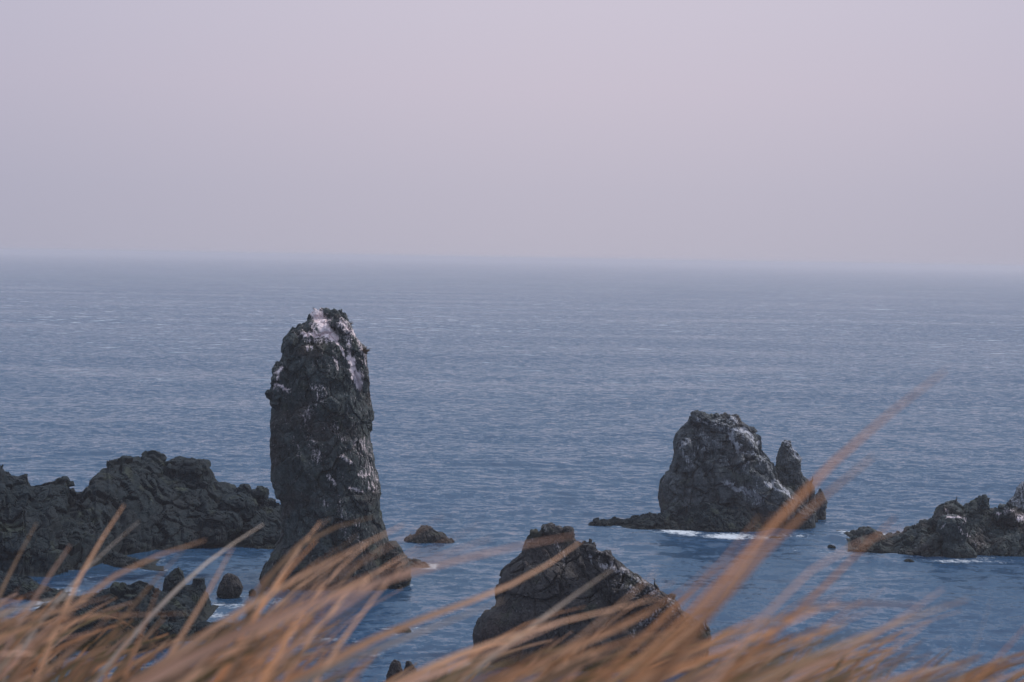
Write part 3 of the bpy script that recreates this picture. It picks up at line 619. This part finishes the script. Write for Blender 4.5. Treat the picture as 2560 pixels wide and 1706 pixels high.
r.stack([(1150 + y / 4.706, 2060 + a / 4.706, 2060 + b / 4.706) for y, a, b in [(230, 2400, 2520), (260, 2330, 2620), (310, 2290, 2700), (380, 2255, 2760), (440, 2240, 2800), (480, 2190, 2820), (540, 2170, 2840), (620, 2200, 2850), (750, 2240, 2860)]],
        209, 191, [(1.8, 0.35), (0.7, 0.2), (0.3, 0.08)], dep=0.6, pad=5)
o = r.build('boulder', ROCK_STACK, [(rc([(2300, 300), (2352, 400)]), 40, .62), (rc([(2200, 520), (2352, 560)]), 18, .75)], ledge=0.35, side=0.15, zlo=3, zhi=9); localise(o)  # whitened by droppings and by sunlight painted into the colour
tag(o, 'pale boulder, white with stains and painted sunlight, rising above the rock ridge at the right edge', 'boulder')

# ---- 6. small rocks standing in the water
def small(pts, label, seed, dist=None, mat=ROCK_DARK, name='boulder', cat='boulder', rel=0.16, group=None, led=0.05, dep=0.9):
    """pts: (py, left, right) outline rows in photo pixels from top to waterline"""
    yb = float(on_sea((pts[-1][1] + pts[-1][2]) / 2, pts[-1][0])[1]) + 0.35 * (pts[-1][2] - pts[-1][1]) / FX * 180
    w = (max(p[2] for p in pts) - min(p[1] for p in pts)) / FX * yb
    r = Rock(); r.stack(pts, yb, seed, [(w * 0.28, w * rel * 0.45), (w * 0.12, w * rel * 0.26), (w * 0.05, w * rel * 0.1)], dep=dep, sq=2.2, res=max(0.035, w / 60), pad=0.6)
    o = r.build(name, mat, ledge=led); localise(o); return tag(o, label, cat, group)
small([(1315, 1068, 1076), (1318, 1050, 1082), (1326, 1040, 1092), (1334, 1036, 1112), (1342, 1018, 1122), (1350, 1012, 1132), (1357, 1018, 1138), (1360, 1030, 1134)], 'small brown rock alone in the sea just right of the tall pillar', 201, mat=ROCK_NEAR)
small([(1434, 566, 580), (1440, 558, 590), (1452, 552, 600), (1468, 545, 608), (1482, 540, 606), (1490, 545, 600)], 'rounded brown boulder in the shallows left of the pillar foot', 202, mat=ROCK_NEAR)
small([(1473, 628, 634), (1477, 624, 638), (1481, 621, 640), (1484, 622, 640)], 'tiny dark rock between the rounded brown boulder and the pillar foot', 203, name='rock', cat='rock')
r = Rock()
yb = float(on_sea(460, 1520)[1])
r.stack([(1446, 484, 510), (1450, 483, 512), (1462, 480, 512), (1468, 440, 514), (1480, 425, 514), (1495, 415, 520), (1512, 405, 524), (1530, 400, 528), (1545, 395, 526)], yb, 204, [(1.3, 0.25), (0.5, 0.13), (0.2, 0.05)], dep=0.8, sq=3)
r.stack([(1420, 436, 448), (1430, 425, 455), (1445, 412, 461), (1460, 408, 462), (1480, 405, 465)], yb + 1.5, 205, [(1.0, 0.2), (0.4, 0.1)], dep=0.8, sq=3)
o = r.build('rock', ROCK_DARK, ledge=0.05); localise(o); tag(o, 'blocky two-headed dark rock in the shallows left of the rounded brown boulder', 'rock')
small([(1556, 500, 560), (1562, 492, 585), (1575, 490, 594), (1590, 492, 590), (1600, 500, 560)], 'flat dark rock with foam beside it, below the blocky two-headed rock', 206, name='rock', cat='rock')
small([(1568, 990, 1012), (1572, 985, 1024), (1580, 982, 1029), (1587, 981, 1028)], 'small dark rock ringed by thin foam left of the nearest big rock', 207, name='rock', cat='rock')
small([(1650, 984, 990), (1656, 977, 1000), (1672, 972, 1006), (1690, 966, 1008), (1706, 964, 1012), (1720, 960, 1016)], 'taller of two rock knobs at the bottom edge behind the grass', 208, mat=ROCK_NEAR, name='rock', cat='rock')
small([(1653, 1016, 1024), (1660, 1013, 1032), (1672, 1010, 1040), (1690, 1006, 1044), (1712, 1000, 1048)], 'shorter of two rock knobs at the bottom edge, beside the taller one', 209, mat=ROCK_NEAR, name='rock', cat='rock')
small([(1658, 1090, 1104), (1664, 1082, 1116), (1680, 1074, 1122), (1700, 1068, 1128), (1716, 1064, 1132)], 'low rock at the bottom edge between the two knobs and the nearest big rock', 210, mat=ROCK_NEAR, name='rock', cat='rock')
small([(1362, 2074, 2080), (1365, 2070, 2086), (1368, 2068, 2090)], 'tiny rock awash left of the right edge ridge', 211, name='rock', cat='rock')
small([(1398, 2266, 2276), (1402, 2260, 2284), (1407, 2262, 2288), (1411, 2266, 2286)], 'small dark rock close in front of the right edge ridge', 212, name='rock', cat='rock')
small([(1341, 1930, 1940), (1343, 1918, 1952), (1346, 1916, 1956)], 'flat rock awash in front of the broad streaked islet', 213, name='rock', cat='rock')
# low reef under the grass on the left
r = Rock()
r.ridge([(255, 1398), (270, 1390), (285, 1381), (303, 1384), (320, 1395), (350, 1402), (380, 1408), (410, 1418)], [(255, 1412), (330, 1424), (410, 1426)], 3, 221, [(0.9, 0.2), (0.35, 0.1)], res=0.09, prof=0.5)
o = r.build('reef', ROCK_DARK, ledge=0.15); localise(o); tag(o, 'low flat reef in the water at the foot of the long left ridge', 'reef')
r = Rock()
r.ridge([(-60, 1430), (0, 1430), (40, 1436), (80, 1446), (120, 1474), (160, 1482), (185, 1492)], [(-60, 1492), (40, 1500), (110, 1510), (185, 1504)], 3, 222, [(0.9, 0.25), (0.35, 0.1)], res=0.09, prof=0.5)
o = r.build('reef', ROCK_DARK, ledge=0.1); localise(o); tag(o, 'low dark reef in the water below the crag at the left edge', 'reef')
r = Rock()
r.ridge([(40, 1560), (80, 1530), (120, 1508), (180, 1494), (240, 1480), (290, 1466), (350, 1452), (400, 1470), (440, 1492), (470, 1520), (510, 1560)], [(40, 1590), (150, 1610), (250, 1628), (350, 1632), (500, 1600)], 7, 223, [(1.8, 0.45), (0.8, 0.26), (0.3, 0.1)], res=0.09, prof=0.6)
for k, (x, y, rx, rz) in enumerate([(230, 1545, 1.1, .8), (310, 1530, 1.3, .9), (370, 1560, 1.0, .8), (420, 1575, .9, .6), (280, 1600, 1.0, .7)]):
    r.lump(x, y, float(on_sea(x, 1625)[1]) + 3 - 2 * (y > 1570), rx, rx, rz, 230 + k, [(0.9, 0.25), (0.35, 0.1)], res=0.07)
o = r.build('reef', ROCK_DARK, ledge=0.12); localise(o); tag(o, 'broad heap of dark broken rock seen through the grass at lower left', 'reef')
r = Rock()
r.ridge([(-60, 1600), (-10, 1560), (30, 1552), (70, 1560), (110, 1590), (150, 1620)], [(-60, 1680), (50, 1690), (150, 1680)], 5, 241, [(1.4, 0.4), (0.6, 0.2), (0.3, 0.1)], res=0.09, prof=0.6)
o = r.build('reef', ROCK_DARK, ledge=0.1); localise(o); tag(o, 'dark rock heap in the bottom left corner behind the grass', 'reef')

# ---- tufts of dry plants on the pillar's right shoulder
def hair_tuft(c, n, L, seed, mat):
    rnd = random.Random(seed); V = []; F = []
    for k in range(n):
        a = rnd.uniform(0, 2 * math.pi); rr = rnd.uniform(0, 0.35); b = np.array(c) + (math.cos(a) * rr, math.sin(a) * rr, rnd.uniform(-0.25, 0.1))
        d = np.array([rnd.gauss(0.3, 0.5), rnd.gauss(-0.2, 0.5), rnd.uniform(0.2, 1.0)]); d /= np.linalg.norm(d); l = L * rnd.uniform(0.5, 1)
        s = np.cross(d, (0.3, 1, 0.2)); s = s / np.linalg.norm(s) * 0.03
        k0 = len(V); m_ = b + d * l * 0.5; t_ = b + d * l + np.array([0.05, 0, -0.12 * l])
        V += [b - s, b + s, m_ + s * .8, m_ - s * .8, t_ + s * .2, t_ - s * .2]; F += [(k0, k0 + 1, k0 + 2, k0 + 3), (k0 + 3, k0 + 2, k0 + 4, k0 + 5)]
    return V, F
mt, n, o_ = new_mat('dry_scrub'); b_ = N(n, 'ShaderNodeBsdfDiffuse'); b_.inputs[0].default_value = (0.13, 0.085, 0.055, 1); n.links.new(b_.outputs[0], o_.inputs[0])
for k, (x, y, lab) in enumerate([(566, 296, 'brown dry tuft of plants on the right shoulder of the tall pillar'), (474, 160, 'brown dry tuft of plants near the white summit of the tall pillar, the higher one')]):
    c = at(640 + x / 2.12, 740 + y / 2.12, PY - 2.0 + k)
    V, F = hair_tuft(c, 90, 0.7, 300 + k, mt)
    o = make_mesh('plant_tuft', V, F, mt); localise(o); tag(o, lab, 'plant', 'dry plant tufts on the tall pillar')

# ------------------------------------------------------------------ the sea goes in once the shoreline is known
build_sea()

# ------------------------------------------------------------------ cormorants
def cormorant_mesh(mat):
    # spine from tail to beak, with radii; the bird stands facing +x
    pts = [(-0.30, 0, 0.06, .012, .05), (-0.20, 0, 0.12, .03, .06), (-0.12, 0, 0.20, .075, .075), (-0.04, 0, 0.31, .10, .10), (0.03, 0, 0.42, .088, .09), (0.07, 0, 0.51, .055, .06), (0.075, 0, 0.58, .034, .036),
           (0.05, 0, 0.65, .027, .028), (0.05, 0, 0.71, .027, .028), (0.08, 0, 0.755, .032, .030), (0.125, 0, 0.77, .026, .024), (0.16, 0, 0.768, .012, .012), (0.235, 0, 0.76, .005, .006)]
    k = 12; V = []; F = []
    A = np.array(pts); T = np.gradient(A[:, :3], axis=0)
    for (x, y, z, ru, rv), t in zip(pts, T):
        t = t / np.linalg.norm(t); u = np.cross((0, 1, 0), t); v = np.array((0, 1, 0))
        for j in range(k):
            a = 2 * math.pi * j / k; V.append(np.array((x, y, z)) + u * math.cos(a) * ru + v * math.sin(a) * rv)
    for i in range(len(pts) - 1):
        for j in range(k):
            F.append((i * k + j, i * k + (j + 1) % k, (i + 1) * k + (j + 1) % k, (i + 1) * k + j))
    # folded wings and legs
    def tube(p0, p1, r0, r1, fl=1.0):
        p0 = np.array(p0, float); p1 = np.array(p1, float); t = p1 - p0; t /= np.linalg.norm(t); u = np.cross((0, 1, 0), t); u /= np.linalg.norm(u); v = np.cross(t, u); b = len(V)
        for q, rr in ((p0 - t * 0.001, r0 * .3), (p0 * .7 + p1 * .3, r0), (p0 * .4 + p1 * .6, (r0 + r1) / 2), (p1, r1 * .4)):
            for j in range(8):
                a = 2 * math.pi * j / 8; V.append(q + u * math.cos(a) * rr + v * math.sin(a) * rr * fl)
        for i in range(3):
            for j in range(8): F.append((b + i * 8 + j, b + i * 8 + (j + 1) % 8, b + (i + 1) * 8 + (j + 1) % 8, b + (i + 1) * 8 + j))
    for s in (-1, 1):
        tube((0.03, 0.085 * s, 0.45), (-0.24, 0.05 * s, 0.10), 0.075, 0.03, 0.35)
        tube((-0.02, 0.045 * s, 0.24), (0.0, 0.05 * s, 0.0), 0.028, 0.016)
        tube((-0.02, 0.05 * s, 0.008), (0.09, 0.06 * s, 0.006), 0.02, 0.03, 0.4)
    me_o = make_mesh('cormorant', V, F, mat, smooth=True); return me_o
mb, n, o_ = new_mat('black_feathers'); b_ = N(n, 'ShaderNodeBsdfPrincipled', i_Roughness=0.5)
tn = N(n, 'ShaderNodeTexNoise', i_Scale=18.0, i_Detail=3.0); n.links.new(ramp(n, tn.outputs[0], [(0.3, (0.008, 0.009, 0.011)), (0.7, (0.022, 0.022, 0.024))]), b_.inputs['Base Color']); n.links.new(b_.outputs[0], o_.inputs[0])
bird0 = cormorant_mesh(mb)
bpy.context.view_layer.update()
dg = bpy.context.evaluated_depsgraph_get()
# (photo pixel of the feet, turn, size, label)
BIRDS = [(2030, 1212, 15, 1.25, 'black cormorant perched upright on the right flank of the broad streaked islet'),
         (1639, 1479, 160, 1.2, 'black cormorant standing alone on the sloping right crest of the nearest big rock'),
         (1754, 1577, 200, 1.2, 'left one of two black cormorants at the low right end of the nearest big rock'),
         (1767, 1582, 150, 1.2, 'right one of two black cormorants at the low right end of the nearest big rock'),
         (2391, 1259, 30, 1.0, 'small black cormorant on the left hump of the right edge ridge'),
         (2521, 1268, 200, 0.9, 'small black cormorant beside the pale boulder at the right edge')]
SURF = []
for k, (px, py, rot, size, lab) in enumerate(BIRDS):
    b = bird0 if k == 0 else bird0.copy()
    if k: C.objects.link(b)
    best = None
    # find the rock surface at that outline point: step down the picture until the ray meets rock
    for step in range(0, 40):
        d = rays(px, py + step); d = d / np.linalg.norm(d)
        hit, loc, nrm, idx, ob, _ = scene.ray_cast(dg, Vector(CAMP), Vector(d))
        if hit and ob.name.split('.')[0] not in ('sea', 'cormorant', 'headland_ground', 'plant_tuft'):
            best = loc; break
    if best is None: best = Vector(at(px, py, 200))
    b.location = best + Vector((0, 0.12, -0.03)); b.rotation_euler = (0, 0, math.radians(rot)); b.scale = (size,) * 3
    tag(b, lab, 'bird', 'cormorants perched on the rocks')

# ------------------------------------------------------------------ grass in the foreground
def grass_material():
    m, n, o = new_mat('dry_grass')
    a = N(n, 'ShaderNodeAttribute', attribute_name='tint')
    geo = N(n, 'ShaderNodeNewGeometry'); ns = N(n, 'ShaderNodeTexNoise', i_Scale=9.0, i_Detail=3.0); n.links.new(geo.outputs['Position'], ns.inputs['Vector'])
    col = mixc(n, 1.0, a.outputs['Color'], ramp(n, ns.outputs[0], [(0.3, 0.72), (0.7, 1.15)]), 'MULTIPLY')
    d = N(n, 'ShaderNodeBsdfDiffuse'); t = N(n, 'ShaderNodeBsdfTranslucent'); gl = N(n, 'ShaderNodeBsdfGlossy', i_Roughness=0.5)
    n.links.new(col, d.inputs[0]); n.links.new(col, t.inputs[0])
    mx = N(n, 'ShaderNodeMixShader'); mx.inputs[0].default_value = 0.35; n.links.new(d.outputs[0], mx.inputs[1]); n.links.new(t.outputs[0], mx.inputs[2])
    m2 = N(n, 'ShaderNodeMixShader'); m2.inputs[0].default_value = 0.03; n.links.new(mx.outputs[0], m2.inputs[1]); n.links.new(gl.outputs[0], m2.inputs[2])
    n.links.new(m2.outputs[0], o.inputs[0]); return m
GRASS = grass_material()
TINT = {'tan': (0.80, 0.465, 0.285), 'orange': (0.77, 0.375, 0.185), 'straw': (0.66, 0.53, 0.43), 'brown': (0.40, 0.25, 0.15), 'rose': (0.80, 0.49, 0.355), 'olive': (0.25, 0.20, 0.10)}
class Blades:
    def __init__(s): s.V = []; s.F = []; s.T = []; s.n = 0
    def blade(s, path, w, tint, rnd, taper=0.75):
        """path: points root -> tip; a folded leaf with a mid rib"""
        path = np.asarray(path, float); L = np.concatenate([[0], np.cumsum(np.linalg.norm(np.diff(path, axis=0), axis=1))])
        n = max(6, int(L[-1] / 0.05)); t = np.linspace(0, L[-1], n); P = np.stack([np.interp(t, L, path[:, k]) for k in range(3)], -1)
        for _ in range(3): P[1:-1] = (P[:-2] + 2 * P[1:-1] + P[2:]) / 4
        T = np.gradient(P, axis=0); T /= np.linalg.norm(T, axis=1, keepdims=True)
        view = np.array([rnd.gauss(0, 0.35), -1, rnd.gauss(0, 0.35)]); S = np.cross(T, view); S /= np.linalg.norm(S, axis=1, keepdims=True)
        Nn = np.cross(S, T)
        u = t / L[-1]; ww = w / 2 * np.clip(0.55 + u * 1.2, 0, 1) * np.clip((1 - u) / (1 - taper), 0.06, 1) ** 0.8
        a = P + S * ww[:, None] + Nn * ww[:, None] * 0.35; c = P - S * ww[:, None] + Nn * ww[:, None] * 0.35
        V = np.stack([a, P, c], 1).reshape(-1, 3); i = np.arange(n - 1)[:, None] * 3
        F = np.concatenate([i + np.array([[0, 1, 4, 3]]), i + np.array([[1, 2, 5, 4]])]) + s.n
        s.V.append(V); s.F.append(F); s.T.append(np.tile(np.array(tint) * rnd.uniform(0.5, 1.2), (len(V), 1))); s.n += len(V)
    def build(s, name): return make_mesh(name, np.concatenate(s.V), np.concatenate(s.F), GRASS, smooth=True, attrs={'tint': np.concatenate(s.T)})
def to_root(p, ang, d, rnd, steep=1.25, ddep=0.0):
    """walk from a visible point of the blade down its stem to the soil, growing steeper"""
    out = []; q = np.array(p, float); step = 0.05
    for k in range(80):
        ang = min(ang + (0.035 if ang > 0.55 else 0.09) + rnd.uniform(0, 0.01), steep); q = q - np.array([math.cos(ang) * step, ddep * step, math.sin(ang) * step]); out.append(q.copy())
        if q[2] < float(ground_z(q[0], q[1])) - 0.03: break
    return out[::-1]
def drawn(pts, d, rnd, dd=0.0):
    """blade whose upper part passes the given photo pixels at about d metres; dd = how much farther the tip is"""
    k = len(pts); dist = d + dd * np.linspace(0, 1, k)
    W = at(np.array([p[0] for p in pts], float), np.array([p[1] for p in pts], float), dist)
    v = W[1] - W[0]; ang = math.atan2(v[2], v[0])
    return np.array(to_root(W[0], max(ang, 0.2), d, rnd) + list(W))
rnd = random.Random(5)
# blades that stand clear of the rest, each a thing of its own: (pixels, distance, width m, tint, label)
SOLO = [
 ([(1590, 1706), (1741, 1556), (1860, 1400), (1930, 1300), (2010, 1190), (2100, 1110), (2250, 1010), (2365, 925)], 1.05, .0066, 'orange', 'longest blurred grass stalk, reaching high over the sea on the right', 0.15),
 ([(1640, 1706), (1762, 1523), (1880, 1390), (1965, 1300), (2060, 1220), (2185, 1140)], 1.1, .0085, 'orange', 'second long stalk crossing just below the longest one, in front of the spire', .1),
 ([(1800, 1706), (1936, 1609), (2029, 1486), (2100, 1420), (2152, 1378), (2240, 1291)], 1.35, .0105, 'orange', 'broad orange stalk whose tip ends over the low left end of the right edge ridge', .1),
 ([(1700, 1640), (1782, 1589), (1931, 1522), (2034, 1496), (2127, 1481), (2214, 1496), (2300, 1512)], 1.4, .0085, 'tan', 'arched stalk bending level and drooping over the water at lower right', .1),
 ([(2385, 1760), (2410, 1706), (2446, 1640), (2466, 1594), (2478, 1553), (2480, 1490)], 1.7, .0110, 'straw', 'pale upright grass blade near the right edge', .1),
 ([(2390, 1780), (2440, 1706), (2497, 1635), (2575, 1555)], 1.6, .0090, 'orange', 'brown blade running out of the right edge beside the pale upright blade', .1),
 ([(1190, 1500), (1242, 1488), (1298, 1473), (1373, 1429), (1418, 1384), (1453, 1354)], 1.9, .0125, 'tan', 'curved brown blade crossing the upper face of the nearest big rock', .1),
 ([(1240, 1640), (1298, 1592), (1358, 1542), (1447, 1473), (1536, 1420)], 2.0, .0110, 'straw', 'straight greyish blade slanting across the middle of the nearest big rock', .1),
 ([(950, 1452), (1010, 1432), (1120, 1396), (1209, 1375), (1298, 1357), (1388, 1340), (1440, 1338)], 1.3, .0075, 'rose', 'long faint pinkish blade crossing the top of the nearest big rock', .1),
 ([(470, 1440), (510, 1402), (560, 1366), (610, 1337), (659, 1311)], 2.6, .0120, 'straw', 'thin grey blade slanting over the water between the long ridge and the pillar', .1),
 ([(655, 1425), (668, 1397), (705, 1360), (764, 1320), (822, 1297), (880, 1285), (935, 1292)], 2.1, .0135, 'brown', 'arched dark brown blade bending over the lower face of the tall pillar', .1),
 ([(640, 1500), (705, 1460), (822, 1401), (938, 1346), (1010, 1312)], 1.7, .0105, 'tan', 'long straight tan blade crossing the pillar base from left to right', .1),
 ([(20, 1600), (44, 1570), (80, 1500), (116, 1430), (150, 1392), (176, 1364)], 2.0, .0140, 'rose', 'thick pinkish stalk with a pale joint, leaning right at the far left', .1),
 ([(-6, 1480), (15, 1442), (58, 1366), (92, 1308)], 2.4, .0110, 'brown', 'short thin blade over the dark left edge crag', .1),
 ([(160, 1500), (186, 1448), (233, 1372), (276, 1299), (310, 1263)], 2.2, .0130, 'tan', 'tallest steep blade over the long dark ridge at left', .1),
 ([(150, 1482), (174, 1459), (262, 1375), (349, 1303)], 2.5, .0095, 'straw', 'thin grey blade crossing just right of the tallest steep blade at left', .1),
 ([(90, 1600), (116, 1570), (203, 1468), (276, 1413), (334, 1381), (436, 1372), (515, 1350)], 1.9, .0110, 'tan', 'bent tan blade turning level below the long dark ridge', .1),
 ([(380, 1706), (407, 1672), (465, 1570), (538, 1468), (562, 1420), (583, 1368)], 1.9, .0115, 'tan', 'steep tan stalk with a joint, over the foamy shallows left of the pillar', .1),
 ([(640, 1706), (670, 1628), (705, 1570), (764, 1497), (815, 1458)], 1.4, .0150, 'orange', 'broad bright orange blade below the pillar foot', .1),
]
for pts, d, w, tn_, lab, dd in SOLO:
    B = Blades(); B.blade(drawn(pts, d, rnd, dd), w * (0.8 if d > 1.3 else 1), TINT[tn_], rnd)
    o = B.build('grass_blade'); me = o.data
    localise(o); tag(o, lab, 'grass blade', 'single grass blades standing out in front')
# the rest of the grass
B = Blades()
MORE = [
 ([(1967, 1615), (2070, 1563), (2163, 1527), (2195, 1522)], 1.4, .010, 'tan'), ([(1957, 1671), (2111, 1604), (2214, 1568), (2317, 1532), (2420, 1498)], 1.25, .011, 'brown'), ([(2142, 1702), (2214, 1630), (2276, 1584), (2325, 1552)], 1.5, .010, 'tan'),
 ([(2194, 1697), (2291, 1676), (2400, 1664)], 1.3, .011, 'rose'), ([(2492, 1706), (2533, 1671), (2580, 1620)], 1.4, .010, 'tan'), ([(1680, 1530), (1700, 1507), (1741, 1455), (1784, 1405)], 1.3, .010, 'orange'),
 ([(1209, 1607), (1328, 1563), (1447, 1545), (1536, 1524), (1655, 1494)], 1.5, .010, 'tan'), ([(1328, 1667), (1477, 1622), (1566, 1563), (1626, 1533)], 1.5, .011, 'tan'), ([(1120, 1676), (1209, 1652), (1298, 1601), (1403, 1556)], 1.3, .011, 'rose'),
 ([(676, 1471), (735, 1390), (781, 1323), (801, 1303)], 2.1, .013, 'tan'), ([(640, 1520), (682, 1454), (735, 1390), (792, 1350)], 1.8, .014, 'orange'), ([(560, 1686), (604, 1599), (647, 1526), (691, 1483), (764, 1425), (836, 1413)], 1.6, .012, 'tan'),
 ([(793, 1686), (836, 1608), (894, 1526), (953, 1468), (1014, 1405)], 1.6, .011, 'tan'), ([(705, 1686), (764, 1628), (822, 1541), (938, 1483)], 1.5, .013, 'brown'), ([(820, 1490), (880, 1459), (938, 1439), (982, 1425), (1016, 1398)], 1.5, .011, 'tan'),
 ([(218, 1657), (291, 1541), (349, 1483), (436, 1395), (462, 1372)], 1.8, .013, 'brown'), ([(180, 1520), (233, 1535), (349, 1544), (470, 1533)], 1.7, .012, 'tan'), ([(-40, 1620), (0, 1628), (90, 1634)], 1.5, .012, 'rose'), ([(340, 1620), (349, 1584), (378, 1512), (402, 1457)], 1.8, .013, 'orange'),
 ([(740, 1600), (822, 1520), (900, 1450), (1000, 1400), (1100, 1370), (1230, 1345)], 1.25, .008, 'rose'), ([(1780, 1640), (1900, 1590), (2060, 1530), (2100, 1500)], 1.3, .010, 'orange'), ([(1900, 1540), (2000, 1370), (2200, 1325), (2260, 1320)], 1.0, .005, 'rose'),
 ([(2100, 1640), (2260, 1560), (2330, 1500), (2360, 1470)], 1.2, .010, 'rose'), ([(1400, 1640), (1560, 1520), (1640, 1430)], 1.2, .007, 'tan'), ([(1010, 1600), (1100, 1560), (1210, 1520), (1260, 1500)], 1.25, .010, 'straw'),
 ([(1560, 1640), (1640, 1560), (1760, 1480), (1840, 1400), (1900, 1290)], 1.1, .008, 'orange'), ([(1640, 1680), (1720, 1620), (1840, 1560), (1900, 1540)], 1.25, .012, 'orange'), ([(940, 1440), (1080, 1390), (1200, 1310)], 1.1, .005, 'rose'), ([(880, 1420), (1000, 1350), (1110, 1290)], 1.1, .005, 'rose'),
]
for k in range(6):      # loose strands along the tall bundle on the right
    sh = rnd.gauss(0, 26); e = rnd.uniform(0.35, 1.0); base_ = [(1560, 1706), (1700, 1590), (1800, 1470), (1880, 1370), (1950, 1290), (2030, 1220)]
    kk = max(3, int(len(base_) * e)); MORE.append(([(x + sh + rnd.gauss(0, 7), y + sh * 0.35 + rnd.gauss(0, 7)) for x, y in base_[:kk]], rnd.uniform(1.15, 1.6), rnd.uniform(.003, .007), rnd.choice(['orange', 'tan', 'rose', 'brown'])))
for k in range(34):      # wind-bent tops over the pillar foot and over the water on the right
    if k < 20: x0 = rnd.uniform(560, 760); y0 = rnd.uniform(1560, 1700); L_ = rnd.uniform(250, 420); a0 = rnd.uniform(0.85, 1.15)
    else: x0 = rnd.uniform(1150, 2100); y0 = rnd.uniform(1620, 1720); L_ = rnd.uniform(240, 420); a0 = rnd.uniform(0.65, 1.0)
    p_ = [(x0, y0)]; a1 = a0
    for q in range(5):
        p_.append((p_[-1][0] + L_ / 5 * math.cos(a1), p_[-1][1] - L_ / 5 * math.sin(a1))); a1 -= rnd.uniform(0.07, 0.24)
    MORE.append((p_, rnd.uniform(1.5, 2.6), rnd.uniform(.006, .0115), rnd.choice(['orange', 'tan', 'rose', 'brown', 'tan'])))
for pts, d, w, tn_ in MORE: B.blade(drawn(pts, d + 0.2, rnd, 0.1), w * 0.68, TINT[tn_], rnd)
# upper edge of the sward as seen from the camera: (x, y)
ENV = [(-100, 1470), (100, 1450), (300, 1480), (420, 1530), (500, 1580), (600, 1540), (680, 1480), (780, 1480), (880, 1540), (960, 1610), (1080, 1650), (1180, 1620), (1300, 1570), (1450, 1550), (1650, 1550), (1750, 1550), (1850, 1550), (2000, 1540), (2200, 1550), (2350, 1590), (2450, 1620), (2700, 1600)]
ex, ey = zip(*ENV)
names = list(TINT); wts = [26, 24, 8, 26, 6, 14]
for k in range(640):
    px = rnd.uniform(-250, 2700) if k < 390 else (rnd.uniform(-200, 900) if k < 545 else rnd.uniform(1850, 2700)); e = np.interp(px, ex, ey)
    py = e + abs(rnd.gauss(0, 1)) * 95 + 12
    if py > 1790: continue
    d = rnd.choice([1.7, 2.0, 2.4, 2.9, 3.5]) * rnd.uniform(0.9, 1.1)
    if px < 600: d *= 1.2
    tint = TINT[rnd.choices(names, wts)[0]]
    if px < 500 and py > 1600: tint = TINT[rnd.choice(['olive', 'brown', 'tan', 'orange', 'brown'])]
    tip = at(np.float64(px), np.float64(py), d); ang = rnd.gauss(0.80 if px < 1000 else 0.58, 0.17)
    path = []; q = np.array(tip); a = max(ang - rnd.uniform(0.1, 0.45) - (0.3 if rnd.random() < 0.2 else 0), 0.12); step = 0.03
    nflat = rnd.randint(5, 11)
    for j in range(nflat): path.append(q.copy()); q = q - np.array([math.cos(a) * step, 0.2 * step, math.sin(a) * step]); a += 0.06 + 0.03 * rnd.random()
    root = to_root(q, a, d, rnd, steep=rnd.uniform(1.15, 1.4))
    B.blade(np.array(root + path[::-1]), rnd.uniform(.0035, .0115) * (d / 1.8), tint, rnd)
# fine dry stems, a little farther off, in the lower left corner
for k in range(150):
    px = rnd.uniform(-60, 520); py = rnd.uniform(1570, 1760); d = rnd.uniform(3.5, 6.5)
    tip = at(np.float64(px), np.float64(py), d); a = rnd.gauss(1.2, 0.55)
    q = np.array(tip); path = [q.copy()]
    for j in range(5): q = q - np.array([math.cos(a) * .06, 0, math.sin(a) * .06]); path.append(q.copy())
    B.blade(np.array(to_root(q, min(max(a, .5), 1.5), d, rnd, steep=1.5) + path[::-1]), rnd.uniform(.003, .007), TINT[rnd.choice(['olive', 'brown', 'straw', 'tan'])], rnd)
o = B.build('dry_grass'); tag(o, 'windblown dry orange brown grass blurred along the bottom of the view', 'grass', kind='stuff')

# ------------------------------------------------------------------ sea haze
def build_haze():
    x0, x1, y0, y1, z0, z1 = -20500, 20500, -600, 20500, -6.0, 33.0
    V = [(x, y, z) for z in (z0, z1) for y in (y0, y1) for x in (x0, x1)]
    F = [(0, 2, 3, 1), (4, 5, 7, 6), (0, 1, 5, 4), (2, 6, 7, 3), (0, 4, 6, 2), (1, 3, 7, 5)]
    m, n, o = new_mat('haze'); v = N(n, 'ShaderNodeVolumePrincipled')
    v.inputs['Color'].default_value = (0.885, 0.835, 0.875, 1); v.inputs['Density'].default_value = 0.00021; v.inputs['Anisotropy'].default_value = 0.2
    n.links.new(v.outputs[0], o.inputs['Volume'])
    h = make_mesh('haze', V, F, m); h['kind'] = 'stuff'
build_haze()
